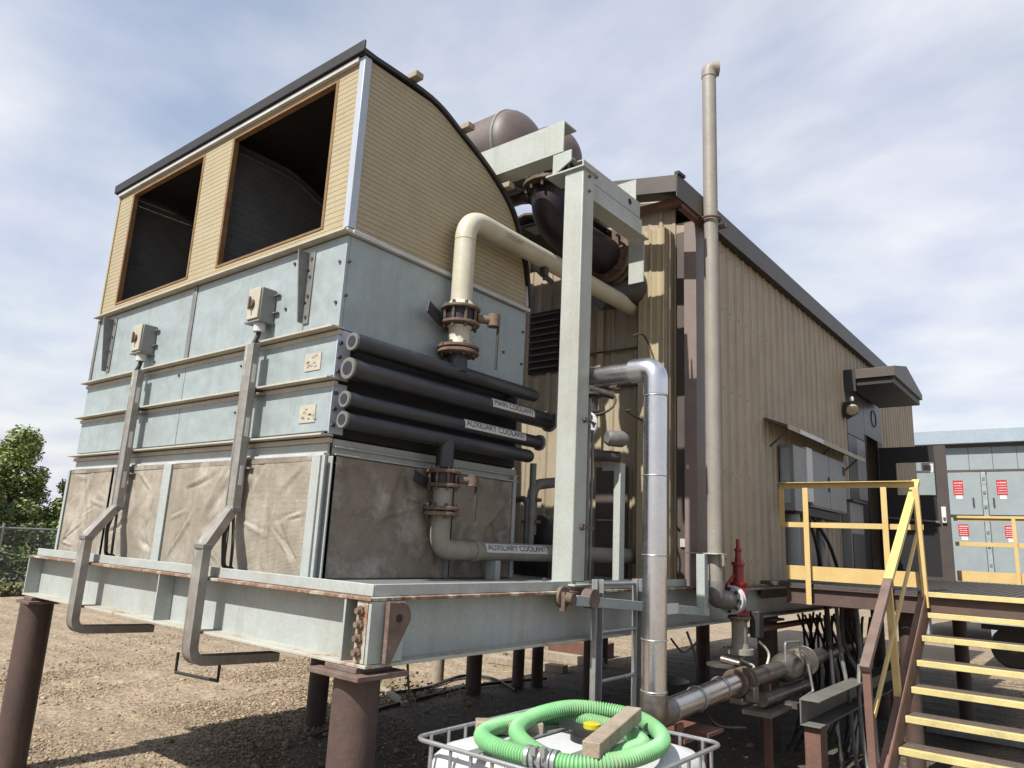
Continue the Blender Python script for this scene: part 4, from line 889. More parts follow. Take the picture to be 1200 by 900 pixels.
# ================================================================== PIPES ON THE RIGHT
VX, VY, VR = .12, 4.10, .074
vp = thing('vent_pipe', 'tall weathered beige vent pipe rising past the eave to a capped top', 'vent pipe', (VX, VY, -.1))
MB().tube([(VX, VY, .06), (VX, VY, 5.40)], VR, 28).split('pipe', 'vent', vp)
MB().tube(fillet([(VX, VY, 5.395), (VX, VY, 5.505), (VX+.09, VY+.06, 5.505)], .09, 8), VR+.006, 26).done('top_elbow', 'vent', vp)
MB().tube(fillet([(VX, VY, .062), (VX, VY, -.10), (VX+.02, VY+.30, -.12)], .16, 10), VR+.012, 26).done('foot_elbow', 'grey', vp)
B = MB(); fl(B, (VX+.02, VY+.30, -.12), (.06, 1, 0), .135, .035); fl(B, (VX+.023, VY+.345, -.12), (.06, 1, 0), .135, .035); B.split('flange', 'wht', vp)
B = MB(); bolts(B, (VX+.022, VY+.34, -.12), (.06, 1, 0), .105, 8, .016, double=.065); B.done('bolt', 'darkv', vp, kind='stuff')
MB().tube(arc((VX, VY, .31), (VR+.008, 0, 0), (0, VR+.008, 0), 0, 2*PI, 20), .008, 6, False).cyl((VX+.08, VY-.02, .20), (VX+.08, VY-.02, .30), .03, 10).done('u_bolt', 'lumber', vp)
rv = thing('relief_valve', 'red pressure relief valve with tall spring bonnet beside the vent flange', 'relief valve', (VX+.04, VY+.46, -.3))
x, y = VX+.05, VY+.45
MB().rev((x, y, -.26), (0, 0, 1), [(0, .10), (.03, .10), (.03, .065), (.12, .07), (.20, .085), (.26, .07), (.28, .085), (.31, .085), (.31, .055), (.46, .052), (.47, .065), (.50, .065), (.50, .035), (.60, .028), (.61, .038), (.63, .038), (.63, .02), (.72, .018)], 22).done('body', 'red', rv)
MB().bar((x-.02, y-.05, .12), (x-.06, y-.15, .02), .02, .02).bar((x-.06, y-.15, .02), (x-.06, y-.15, -.1), .015, .03).done('lift_lever', 'red', rv)
B = MB(); fl(B, (x, y, -.30), (0, 0, 1), .11, .03); bolts(B, (x, y, -.27), (0, 0, 1), .085, 6, .012, double=.05); B.done('inlet_flange', 'flange', rv)
MB().cyl((x, y, -.60), (x, y, -.30), .075, 20).rev((x, y, -.62), (0, 0, 1), [(0, .13), (.05, .13), (.05, .09), (.10, .08)], 20).done('riser', 'creamd', rv)
MB().box(x+.06, x+.16, y+.10, y+.22, -.47, -.22).done('junction_box', 'black', rv, .01)
bc = thing('black_conduit', 'black flat conduit running down the building corner beside the silver pipe', 'conduit', (-.1, 4.2, .05))
MB().bar((-.16, 4.19, 1.22), (-.16, 4.19, .34), .05, .045).bar((-.16, 4.19, .345), (.02, 4.19, .08), .05, .045).split('conduit', 'black', bc, .004)
MB().box(-.30, -.23, 4.235, 4.255, .36, .44).split('clamp', 'wht', bc)
# silver insulated pipe
ip = thing('insulated_pipe', 'shiny aluminium jacketed pipe from behind the post down beside the ladder', 'insulated pipe', (.48, 2.22, -.9))
SX, SY, SR = .48, 2.22, .088
MB().tube([(-.30, SY+.02, 1.665), (SX-.19, SY, 1.665)], SR*.82, 28).done('top_run', 'alu', ip)
el = fillet([(SX-.2, SY, 1.665), (SX, SY, 1.665), (SX, SY, 1.46)], .19, 10)
o = MB().tube(el, SR+.006, 28).done('top_elbow', 'alu', ip)
MB().tube([(SX, SY, 1.465), (SX, SY, -.66)], SR, 32).done('down_run', 'alu', ip)
MB().tube(fillet([(SX, SY, -.655), (SX, SY, -.80), (SX, SY+.20, -.80)], .14, 10), SR+.008, 28).done('foot_elbow', 'alud', ip)
B = MB()
for z in (1.45, .85, .28, -.30, -.64): B.tube(arc((SX, SY, z), (SR+.003, 0, 0), (0, SR+.003, 0), 0, 2*PI, 28), .005, 5, False)
for y in (2.45, 2.9, 3.35): B.tube(arc((SX, y, -.80+(y-2.4)*.05), (SR+.002, 0, 0), (0, 0, SR+.002), 0, 2*PI, 28), .005, 5, False)
B.split('band', 'cage', ip)
MB().tube([(SX, SY+.19, -.80), (SX, 3.62, -.745)], SR-.004, 28).done('bottom_run', 'alu', ip)
MB().box(SX-.14, SX+.12, 2.45, 2.60, -1.0, -.97).box(SX+.03, SX+.05, 2.47, 2.58, -.97, -.89).bar((SX, 2.52, -1.0), (SX, 2.52, G), .06, .06).bar((SX, 3.0, -.99), (SX, 3.0, G), .05, .05).box(SX-.2, SX+.14, 2.8, 3.08, -1.01, -.985).split('pipe_stand', 'redox', ip)
# valve line behind it
vl = thing('valve_line', 'dirty steel pipe run with clamps, valve and flanges low beside the skid', 'pipe run', (.48, 4.6, -.75))
Z0 = -.745
MB().tube([(SX, 3.60, Z0), (SX, 3.86, Z0)], .062, 22).tube([(SX, 3.84, Z0), (SX, 4.75, Z0+.01)], .075, 24).tube([(SX, 5.2, Z0+.02), (SX, 7.6, Z0+.05)], .075, 24).split('pipe', 'alud', vl)
B = MB()
for y in (3.64, 3.80, 3.87): fl(B, (SX, y, Z0), (0, 1, 0), .112, .035)
B.split('coupling', 'flange', vl)
MB().box(SX+.06, SX+.15, 3.70, 3.80, Z0-.14, Z0-.02).box(SX-.06, SX+.06, 3.66, 3.84, Z0-.17, Z0-.11).split('coupling_lug', 'alud', vl, .01)
MB().rev((SX, 4.74, Z0+.01), (0, 1, 0), [(0, .08), (.05, .095), (.10, .13), (.20, .14), (.30, .13), (.36, .10), (.44, .09)], 26).split('valve_body', 'alud', vl)
B = MB(); fl(B, (SX, 5.16, Z0+.02), (0, 1, 0), .14, .03); fl(B, (SX, 5.24, Z0+.02), (0, 1, 0), .14, .03); fl(B, (SX, 5.45, Z0+.02), (0, 1, 0), .15, .03); B.split('flange', 'alud', vl)
B = MB(); bolts(B, (SX, 5.21, Z0+.02), (0, 1, 0), .115, 8, .012, double=.07); B.done('bolt', 'bolt', vl, kind='stuff')
MB().tube(fillet([(SX+.1, 4.62, Z0+.10), (SX+.1, 4.62, Z0+.27), (SX+.1, 5.05, Z0+.25), (SX+.1, 5.05, Z0+.10)], .03), .011, 8).tube(fillet([(SX+.17, 5.05, Z0+.05), (SX+.2, 5.08, Z0-.20), (SX+.2, 4.75, Z0-.22)], .03), .012, 8).split('handle', 'cage', vl)
MB().cyl((SX+.02, 4.2, Z0-.20), (SX+.02, 5.5, Z0-.20), .06, 16).box(SX-.15, SX+.2, 4.6, 4.7, Z0-.30, Z0-.25).box(SX-.1, SX+.15, 4.05, 4.6, Z0-.31, Z0-.27).split('lower_pipe', 'alud', vl)
MB().bar((SX, 4.4, Z0-.08), (SX, 4.4, G), .06, .06).bar((SX, 5.6, Z0-.08), (SX, 5.6, G), .06, .06).split('stand_leg', 'redox', vl)
MB().tube(spline([(.2, 4.56, -.55), (.24, 4.62, -.60), (.2, 4.5, -.66), (.3, 4.56, -.72), (.27, 4.52, -.8)], 6), .012, 8).tube(spline([(.30, 4.70, -.5), (.36, 4.8, -.62), (.34, 4.72, -.78)], 6), .012, 8).split('drain_tube', 'cream', vl)
MB().cyl((SX-.22, 3.9, -.60), (SX-.05, 3.9, -.62), .03, 10).rev((SX-.22, 3.9, -.66), (0, 0, 1), [(0, .13), (.025, .13)], 18).split('hand_wheel', 'alud', vl)
# beam lying beside, with cut end
lb = thing('steel_channel', 'pale channel beam lying under the platform behind the stair rail', 'steel beam', (.75, 5.3, -.95))
MB().box(.70, .88, 4.6, 9.0, -.96, -.945).box(.70, .715, 4.6, 9.0, -1.16, -.961).box(.70, .88, 4.6, 9.0, -1.175, -1.161).split('beam', 'beamd', lb, .003)
MB().box(.72, .86, 4.65, 4.85, G, -1.176).box(.72, .86, 8.0, 8.2, G, -1.176).split('leg', 'strg', lb)

# ladder leaning flat on the skid side
ld = thing('ladder', 'small galvanized ladder fixed upright to the skid side behind the tote', 'ladder', (.08, 2.4, G))
for y in (2.105, 2.70): MB().box(.055, .062, y-.048, y+.048, G, .085).box(.062, .10, y+.040, y+.047, G, .085).box(.062, .10, y-.047, y-.040, G, .085).split('rail', 'cage', ld, .002)
for i, z in enumerate((.052, -.29, -.63, -.97, -1.31, -1.65)): MB().cyl((.08, 2.15, z), (.08, 2.66, z), .015, 12).done('rung', 'cage', ld)

# thin conduit strapped to the post, grey upright behind it
tp = thing('thin_conduit', 'thin grey conduit running down beside the tall grey post', 'conduit', (-.02, 2.3, .03))
MB().tube([(-.16, 2.29, .05), (-.16, 2.29, 1.50)], .022, 12).tube([(-.16, 2.36, .05), (-.16, 2.36, 1.25)], .012, 10).split('pipe', 'grey', tp)
MB().cyl((-.049, 2.06, .46), (-.03, 2.06, .46), .025, 10).bar((-.03, 2.06, .46), (-.10, 2.30, .46), .02, .02).cyl((-.049, 2.06, 1.28), (-.03, 2.06, 1.28), .022, 10).bar((-.03, 2.06, 1.28), (-.1, 2.3, 1.29), .015, .015).split('clamp', 'bolt', tp)
gu = MB().box(-.47, -.40, 3.22, 3.31, .032, 1.09).box(-.60, -.471, 3.22, 3.24, 1.02, 1.09).done('pipe_upright', 'post', None, .004)
tag(gu, 'short pale steel upright on the deck in front of the dark access panel', 'upright')
# valve manifold to the right of the post
vm = thing('valve_manifold', 'dark valves and grey flange clustered right of the grey post', 'valve cluster', (-.6, 3.0, 1.3))
MB().tube(fillet([(-.62, 2.5, 1.402), (-.62, 3.05, 1.402), (-.62, 3.05, 1.85)], .12), .06, 18).tube([(-.62, 3.05, 1.80), (-.62, 3.05, 1.98)], .05, 16).done('riser', 'darkv', vm)
B = MB(); fl(B, (-.56, 2.88, 1.40), (0, -1, 0), .125, .03); B.split('flange', 'wht', vm)
B = MB(); bolts(B, (-.56, 2.85, 1.40), (0, -1, 0), .095, 8, .016, .02); B.done('bolt', 'darkv', vm, kind='stuff')
MB().rev((-.56, 2.80, 1.39), (0, 1, 0), [(0, .04), (.05, .06), (.10, .06)], 16).rev((-.45, 3.05, 1.30), (.5, .8, 0), [(0, .06), (.03, .075), (.16, .075), (.2, .05)], 18).split('valve_body', 'grey', vm)
B = MB(); fl(B, (-.62, 3.05, 1.53), (0, 0, 1), .12, .03); fl(B, (-.62, 3.05, 1.70), (0, 0, 1), .11, .03); B.tube(arc((-.52, 3.02, 1.62), (.14, .05, 0), (0, .08, .12), 0, 2*PI, 20), .012, 6, False); B.split('hand_wheel', 'darkv', vm)
MB().cyl((-.66, 2.95, 1.88), (-.50, 3.02, 1.95), .05, 14).cyl((-.60, 2.98, 1.76), (-.42, 3.12, 1.70), .035, 12).cyl((-.56, 3.0, 1.14), (-.40, 3.2, 1.14), .05, 14).cyl((-.62, 2.95, 1.02), (-.62, 2.95, 1.35), .04, 12).split('actuator', 'darkv', vm)
MB().tube(spline([(-.36, 3.35, 1.60), (-.5, 3.5, 1.62), (-.6, 4.2, 1.60)], 5), .012, 8).tube(spline([(-.5, 3.6, 2.42), (-.45, 3.72, 2.45), (-.6, 4.2, 2.40)], 5), .01, 8).split('tubing', 'darkv', vm)
# pump and pipes in the dark bay behind the screens
pu = thing('coolant_pump', 'dim coolant pump with pipes in the bay behind the post', 'pump', (-1.0, 3.0, .05))
MB().rev((-1.15, 2.95, .42), (0, 1, 0), [(0, .08), (.05, .17), (.18, .17), (.22, .11), (.55, .12), (.6, .08)], 22).box(-1.35, -.95, 2.9, 3.6, .035, .22).done('body', 'darkv', pu)
MB().tube(fillet([(-1.05, 2.75, .40), (-1.05, 2.75, .85), (-1.05, 3.4, .95)], .12), .05, 14).tube(fillet([(-.90, 2.55, .30), (-.90, 2.55, 1.02)], .1), .03, 12).tube(fillet([(-1.2, 2.62, .35), (-1.2, 2.62, .70), (-1.0, 2.62, .72), (-1.0, 2.62, .32)], .09), .03, 12).split('pipe', 'grey', pu)
B = MB(); fl(B, (-1.05, 2.75, .70), (0, 0, 1), .09, .03); fl(B, (-1.05, 2.75, .50), (0, 0, 1), .09, .03); B.split('flange', 'flange', pu)
MB().box(-.66, -.60, 2.66, 2.72, .032, 1.04).split('upright', 'grey', pu)

# ================================================================== PLATFORM AND STAIR
PY0, PY1, PX0, PX1 = 5.72, 12.1, -.09, 3.2
pf = thing('stair_platform', 'steel platform with yellow handrails and a stair down on the near side', 'platform', (1.5, 8, G))
box('deck', 'deckm', pf, PX0, PX1, PY0+.005, PY1, .0, .04, bevel=.002)
B = MB()
for i in range(40): B.box(.15+i*.075, .158+i*.075, PY0+.03, PY1-.03, .0405, .046)
B.done('grating_bar', 'deckm', pf, kind='stuff')
MB().box(.24, PX1, PY0+.01, PY0+.022, -.16, -.001).box(.24, PX1, PY0-.045, PY0+.009, -.172, -.16).box(.24, PX1, PY0-.03, PY0+.009, -.012, -.001).split('edge_channel', 'brownch', pf, .002)
MB().box(PX0+.02, PX0+.03, PY0+.06, PY1, -.16, -.001).box(1.2, 1.3, PY0+.06, PY1, -.16, -.001).box(2.4, 2.5, PY0+.06, PY1, -.16, -.001).split('joist', 'pile', pf)
for x, y in ((1.37, 5.95), (1.37, 9.2), (.35, 9.2), (2.9, 5.95), (2.9, 9.2)): MB().cyl((x, y, G-.1), (x, y, -.162), .085, 20).split('leg', 'pile', pf)
# near railing
def rail_post(x, y, z0, z1, m='yel', name='post'): return MB().box(x-.028, x+.028, y-.03, y-.024, z0, z1).box(x-.028, x-.022, y-.0235, y+.03, z0, z1).done(name, m, pf, .002)
yr = PY0-.012
MB().box(.19, 1.56, yr-.03, yr+.03, 1.118, 1.126).box(.19, 1.56, yr+.023, yr+.029, 1.062, 1.117).split('top_rail', 'yel', pf, .002)
MB().box(.215, 1.62, yr-.004, yr+.002, .635, .690).split('mid_rail', 'yel', pf, .002)
MB().box(.19, .25, yr+.003, yr+.009, .635, 1.061).done('end_rail', 'yel', pf, .002)
MB().box(.25, 1.55, yr-.002, yr+.004, .075, .225).split('toe_board', 'yel', pf, .002)
rail_post(.50, yr-.035, -.172, 1.06); rail_post(1.285, yr-.035, -.10, 1.06)
# stair-head post and rails
SXL = 1.605
MB().bar((1.575, PY0-.04, 1.06), (1.60, PY0-.04, -.11), .055, .05).done('post', 'yel', pf, .003)
def sl_pt(t): return (1.53, 5.93-2.42*t, 1.145-1.65*t)
MB().bar((1.53, 6.0, 1.15), sl_pt(.60), .072, .05, (1, 0, 0)).split('stair_rail', 'yel2', pf, .004)
MB().bar(sl_pt(.601), sl_pt(.985), .072, .05, (1, 0, 0)).split('stair_rail', 'rail_old', pf, .004)
MB().bar((1.56, 5.78, .66), (1.56, 4.66, -.10), .022, .045, (1, 0, 0)).bar((1.56, 4.655, -.104), (1.56, 3.62, -.81), .022, .045, (1, 0, 0)).split('mid_rail', 'yel', pf, .002)
MB().bar((1.535, 4.45, .08), (1.565, 4.45, -1.12), .055, .05).done('stair_post', 'yel', pf, .003)
MB().bar((1.53, 3.60, -.47), (1.55, 3.60, -1.75), .055, .05).done('stair_post', 'strg', pf, .003)
# stair: stringers and treads, each with a yellow nosing
SX1 = 2.75
for x in (SXL-.012, SX1): MB().prism([(x, 5.80, .03), (x, 5.80, -.20), (x, 2.86, -2.0), (x, 2.55, -1.97), (x, 2.55, -1.93), (x, 5.68, .03)], (.012, 0, 0)).bar((x-.02, 5.74, .035), (x-.02, 2.62, -1.90), .07, .012, (1, 0, 0)).done('stringer', 'strg', pf, .002)
for k in range(9):
    yk = 5.60-.298*k if k else 5.66; zk = -.155-.190*k
    t = MB().box(SXL+.003, SX1-.003, yk+.045, yk+.27, zk-.04, zk).done('tread', 'tread', pf, .002)
    MB().box(SXL+.003, SX1-.003, yk-.012, yk+.044, zk-.046, zk+.003).done('nosing', 'nose', t, .003)
MB().box(SXL+.02, PX1, PY0-.058, PY0-.001, -.004, .043).done('nosing', 'nose', pf, .003)
# railings at the far side and right side
yr2 = 12.05
MB().box(1.0, PX1, yr2-.03, yr2+.03, 1.095, 1.135).box(1.0, 3.2, yr2-.0, yr2+.006, 1.05, 1.094).split('top_rail', 'yel', pf, .002)
MB().box(1.0, PX1, yr2-.004, yr2+.002, .63, .70).split('mid_rail', 'yel', pf, .002)
MB().box(.99, PX1, yr2-.002, yr2+.004, .05, .22).split('toe_board', 'yel', pf, .002)
for x in (1.86, 2.75): rail_post(x, yr2-.035, .042, 1.09)
MB().box(PX1-.03, PX1-.024, PY0, 12.0, 1.07, 1.13).box(PX1-.03, PX1-.024, PY0, 12.0, .63, .69).split('side_rail', 'yel', pf, .002)
# cables hanging under the platform
for i, (a, b) in enumerate([((.55, 6.1), (.62, 6.0)), ((.62, 6.2), (.72, 6.15)), ((.70, 6.1), (.9, 6.3)), ((.45, 6.4), (.50, 6.5)), ((.8, 6.3), (.86, 6.0))]):
    x, y = a; x2, y2 = b
    B = MB(); B.tube(spline([(x, y, -.15), (x+.02, y, -.6), (x2, y2, -1.1), (x2+.08, y2-.1, G+.03), (x2+.3, y2-.3, G+.03)], 6), .022, 8)
    tag(B.done('hanging_cable', 'black' if i not in (1, 4) else 'grey'), ['black cable hanging under the platform nearest the building', 'grey cable hanging from the platform edge, the bright one', 'black cable hanging under the platform nearest the stair', 'black cable hanging behind the others near the valve line', 'grey cable hanging beside the stair rail'][i], 'cable', 'cables hanging under the platform')
B = MB()
for i in range(26):
    x = .0+.028*i; B.tube(spline([(x, 7.0+.4*math.sin(i*2.1), -.36), (x+.03*math.sin(i), 7.05, -.8), (x+.05, 6.9+.3*math.sin(i), -1.1-.3*random.random()), (x+.1*math.sin(i*3), 6.5+.4*math.sin(i*1.3), G+.04)], 5), .016, 6)
o = B.done('cable_bundle', 'black', kind='stuff'); o['label'] = 'mass of black cables hanging under the building'
# ================================================================== CLUTTER UNDER THE SKID
def plank(p, q, w, h, label, m='lumber'):
    tag(MB().bar(p, q, w, h).done('timber', m, None, .006), label, 'timber', 'timbers lying under the skid')
plank((-5.9, 8.1, G+.06), (-4.4, 8.3, G+.06), .20, .12, 'sunlit weathered timber lying nearest on the gravel under the skid', 'lumber')
plank((-6.4, 9.2, G+.08), (-4.3, 9.3, G+.08), .22, .15, 'sunlit pale timber lying across the gravel behind the thinner one')
plank((-6.0, 10.2, G+.14), (-4.8, 10.4, G+.14), .5, .28, 'reddish brown block lying farthest back under the skid', 'redox')
plank((-5.9, 5.2, G+.03), (-4.2, 4.4, G+.03), .10, .06, 'thin weathered timber lying beside the short pale post')
for pts, lab in (([(-3.7, 2.6, G+.03), (-3.95, 3.2, G+.03), (-4.24, 4.03, G+.03), (-4.42, 5.33, G+.03), (-4.49, 6.15, G+.03), (-4.2, 7.47, G+.03)], 'black hose lying on the gravel from behind the near pile'), ([(-5.3, 4.3, G+.03), (-4.92, 4.67, G+.03), (-4.82, 5.4, G+.03), (-5.15, 6.5, G+.03), (-4.75, 6.75, G+.03), (-3.9, 6.3, G+.03)], 'black hose bent round the short pale post')):
    tag(MB().tube(spline(pts, 8), .022, 10).done('ground_hose', 'black'), lab, 'hose', 'hoses lying under the skid')
tag(MB().tube(spline([(-.05, .35, -.36), (-.06, .40, -.55), (-.03, .5, -.78), (.05, .6, -.92), (.14, .62, -.98), (.30, .7, -.96)], 8), .007, 8).done('dangling_wire', 'black'), 'thin black wire dangling from the skid beside the near pile', 'wire')
tag(MB().tube(spline([(.12, 3.5, -.36), (.16, 3.6, -.6), (.12, 3.75, -.9), (.2, 3.9, -1.15), (.35, 4.2, -1.2)], 8), .011, 8).tube(spline([(.12, 3.2, -.40), (.14, 3.4, -.52), (.12, 3.7, -.46)], 8), .009, 8).done('dangling_cable', 'black'), 'black cable looping below the skid to the right of the silver pipe', 'cable')
B = MB().rev((-2.6, 8.2, G), (0, 0, 1), [(0, .02), (.0, .42), (.16, .5), (.17, .47), (.03, .38), (.03, .01)], 28).done('round_tub', 'grey'); tag(B, 'low round grey tub on the ground under the building', 'tub')
st = MB().box(-.05, .07, 4.9, 7.6, -.48, -.44).done('pipe_tray', 'redox'); tag(st, 'rust coloured tray strip fixed under the skid side by the valves', 'tray')

# ================================================================== TOTE WITH HOSE
tx0, tx1, ty0, ty1, tz = .29, 1.40, .10, 1.22, -.64
to = thing('storage_tote', 'white plastic storage tote in a galvanized cage with green hose on top', 'tote', (.845, .66, G))
def rrect(x0, x1, y0, y1, z, r, n=5):
    o = []
    for cx_, cy_, a0 in ((x1-r, y1-r, 0), (x0+r, y1-r, PI/2), (x0+r, y0+r, PI), (x1-r, y0+r, 1.5*PI)):
        o += [Vector((cx_+r*math.cos(a0+PI/2*i/n), cy_+r*math.sin(a0+PI/2*i/n), z)) for i in range(n+1)]
    return o
B = MB(); lev = []
for z, ins, r in ((G+.17, .06, .08), (G+.22, .03, .1), (-.80, .03, .1), (-.72, .04, .11), (-.675, .075, .12), (-.655, .14, .12), (-.648, .25, .12), (-.644, .40, .10)):
    lev.append(rrect(tx0+ins, tx1-ins, ty0+ins, ty1-ins, z, r))
n = len(lev[0])
for l_ in lev: B.v += [tuple(p) for p in l_]
for i in range(len(lev)-1):
    for k in range(n): B.f.append((i*n+k, i*n+(k+1) % n, (i+1)*n+(k+1) % n, (i+1)*n+k))
B.f.append(tuple(range((len(lev)-1)*n, len(lev)*n))); B.f.append(tuple(reversed(range(n))))
tk = B.done('tank', 'tank', to)
B = MB()
for z in (tz, -.86, -1.08, -1.30, -1.52): p_ = rrect(tx0, tx1, ty0, ty1, z, .07); B.tube(p_+[p_[0]], .011, 8, False)
B.split('cage_rail', 'cage', to)
B = MB()
for i in range(8):
    for yy in (ty0, ty1): x = tx0+.11+i*.128; B.cyl((x, yy+(.012 if yy == ty0 else -.012), G+.12), (x, yy+(.012 if yy == ty0 else -.012), tz), .009, 8)
    for xx in (tx0, tx1): y = ty0+.11+i*.128; B.cyl((xx+(.012 if xx == tx0 else -.012), y, G+.12), (xx+(.012 if xx == tx0 else -.012), y, tz), .009, 8)
B.done('cage_bar', 'cage', to, kind='stuff')
MB().box(tx0+.35, tx0+.41, ty0, ty1, -.638, -.63).box(tx1-.41, tx1-.35, ty0, ty1, -.638, -.63).split('top_bar', 'cage', to, .002)
MB().box(tx0, tx1, ty0, ty1, G+.12, G+.16).box(tx0, tx0+.12, ty0, ty1, G, G+.119).box(tx1-.12, tx1, ty0, ty1, G, G+.119).box(.78, .9, ty0, ty1, G, G+.119).split('pallet', 'cage', to, .004)
CXY = (.90, .76)
MB().rev((*CXY, -.645), (0, 0, 1), [(0, .11), (.03, .11), (.035, .095), (.055, .095), (.06, .08)], 28).bar((CXY[0]-.03, CXY[1]+.02, -.605), (CXY[0]-.20, CXY[1]+.02, -.60), .05, .03).done('lid', 'cap', to)
MB().rev((*CXY, -.585), (0, 0, 1), [(0, .045), (.022, .045), (.026, .035)], 20).done('lid_cap', 'capy', to)
# hose: ribbed green suction hose in two turns
HR = .040
def on(px, py, z):
    d = fw+(r2*(px-600)-u2*(py-450))/FPX; t = (z-CAM.z)/d.z; return CAM+d*t
HZ = -.598
p1 = [(.985, .150, HZ), (.86, .150, HZ), (.72, .17, HZ), (.59, .26, HZ), (.53, .42, HZ), (.53, .62, HZ), (.57, .78, HZ), (.67, .91, HZ), (.83, .93, HZ), (.99, .90, HZ), (1.12, .82, HZ), (1.21, .72, HZ), (1.22, .55, HZ), (1.20, .40, HZ)]
p2 = [(1.075, .165, HZ), (1.20, .20, HZ+.005), (1.31, .31, HZ+.02), (1.345, .49, HZ+.025), (1.31, .72, HZ+.02), (1.20, .91, HZ+.025), (1.02, 1.03, HZ+.04), (.83, 1.02, HZ+.05), (.69, .88, HZ+.06), (.63, .68, HZ+.045), (.65, .50, HZ+.03), (.74, .34, HZ+.03), (.87, .235, HZ+.02), (1.01, .19, HZ+.004), (1.10, .185, HZ)]
gh = thing('green_hose', 'ribbed green suction hose coiled on the white tote lid', 'hose', (.95, .6, HZ))
for p_ in (p1, p2):
    dense = spline(p_, 40); ln = [0]
    for a, b in zip(dense, dense[1:]): ln.append(ln[-1]+(b-a).length)
    step = .0052; cnt = int(ln[-1]/step); pts = []; j = 0
    for i in range(cnt):
        s_ = i*step
        while j < len(ln)-2 and ln[j+1] < s_: j += 1
        f_ = (s_-ln[j])/max(1e-9, ln[j+1]-ln[j]); pts.append(dense[j].lerp(dense[j+1], f_))
    rs_ = [HR-(.0085 if i % 3 == 0 else 0) for i in range(len(pts))]
    MB().tube(pts, HR, 20, True, rs_).done('hose', 'hose', gh)
B = MB()
d_ = Vector((.09, .016, 0)).normalized()
for t in (-.03, .0, .035, .075, .10): B.rev(Vector((.985, .150, HZ))+d_*t, d_, [(0, HR-.004), (0, HR+.008), (.018, HR+.008), (.018, HR-.004)], 22)
B.cyl(Vector((.985, .150, HZ)), Vector((.985, .150, HZ))+d_*.11, HR-.002, 20); B.box(1.0, 1.03, .10, .12, HZ+.02, HZ+.055).box(1.05, 1.075, .105, .13, HZ+.02, HZ+.06)
B.split('coupling', 'cage', gh)
tag(MB().bar((1.245, .205, -.527), (1.08, .87, -.50), .08, .065).done('wood_block', 'lumber', None, .005), 'weathered wood block lying across the green hose', 'wood block', 'wood blocks on the tote')
tag(MB().bar((.41, .42, -.612), (.66, .66, -.612), .10, .06).done('wood_block', 'lumber', None, .005), 'short wood block under the left loop of the green hose', 'wood block', 'wood blocks on the tote')

# ================================================================== BACKGROUND
# container row
ct = thing('container_building', 'pale blue-grey row of metal container doors beyond the platform', 'building', (2.2, 22, -.6))
CY = 22.0
box('shell', 'cont', ct, -2.2, 7.2, CY+.06, CY+6, -1.0, 4.0, bevel=0)
MB().box(-2.3, 7.3, CY-.25, CY+6.1, 3.74, 4.14).done('roof_band', 'contr', ct, .01)
MB().box(-2.2, 7.2, CY-.02, CY+.05, 3.66, 3.735).done('gutter', 'trim', ct)
for x in [-2.2+.58*i for i in range(16)]: box('upper_panel', 'cont', ct, x, x+.572, CY, CY+.058, 3.0, 3.65, bevel=.004)
MB().box(-2.2, 7.2, CY-.015, CY+.05, 2.94, 2.995).done('lintel', 'trim', ct)
xs = [-2.15, -.62, .36, .54, 1.44, 1.62, 2.6, 2.78, 3.7]
for x0, x1 in ((-1.95, -.66), (-.62, .36), (.52, 1.48), (1.52, 2.5), (2.66, 3.6), (3.7, 4.6)):
    dd = box('container_door', 'cont', ct, x0, x1, CY-.01, CY+.055, 1.72, 2.93, bevel=.006); box('lower_door', 'cont', ct, x0, x1, CY-.01, CY+.055, -.15, 1.64, bevel=.006)
    MB().box(x0+(.75 if x0 < .4 else .1), x0+(.79 if x0 < .4 else .14), CY-.05, CY-.012, 1.95, 2.2).split('handle', 'darkv', dd)
MB().box(-2.2, 7.2, CY-.008, CY+.05, 1.645, 1.715).split('mid_rail', 'cabd', ct)
for x in (.375, 2.52): MB().box(x, x+.12, CY-.03, CY+.05, -.15, 2.93).split('door_post', 'galv', ct, .004); 
B = MB()
for z in (.3, .8, 1.2, 1.9, 2.3, 2.7): B.box(.40, .47, CY-.045, CY-.031, z, z+.08)
B.done('hinge', 'grey', ct, kind='stuff')
for x, z, h in ((-.33, 2.28, .42), (.73, 2.28, .42), (-.28, 1.12, .33), (.83, 1.10, .33), (1.85, 2.28, .42), (1.9, 1.1, .33)):
    sg = MB().box(x, x+.25, CY-.016, CY-.0115, z, z+h).done('warning_sign', 'signr', ct)
    B = MB()
    for j in range(5):
        u = x+.02+.01*(j % 3)
        while u < x+.22: w_ = random.uniform(.012, .04); B.box(u, min(u+w_, x+.235), CY-.0185, CY-.0165, z+h*(.10+.17*j), z+h*(.10+.17*j)+.02+.012*(j == 4)); u += w_+.012
    B.done('print_line', 'signw', sg, kind='stuff')
    MB().box(x+.06, x+.22, CY-.018, CY-.0115, z-.12, z-.01).done('tag', 'signw', sg)
box('base_frame', 'wht', ct, -2.2, 7.2, CY-.03, CY+.05, -.6, -.16)
for x in (-1.5, .3, 2.1, 3.9, 5.7): MB().box(x, x+.3, CY, CY+.4, G, -.61).split('foot', 'cont', ct)
tr = thing('flatbed_trailer', 'white trailer with black tyres glimpsed through the open stair treads', 'trailer', (2.6, 16.5, G))
MB().box(.6, 5.2, 16.0, 18.2, -.86, -.50).done('bed', 'tank', tr, .01)
MB().box(.7, 5.1, 16.8, 16.88, -1.02, -.861).box(.7, 5.1, 17.8, 17.9, -1.02, -.861).split('chassis_rail', 'black', tr)
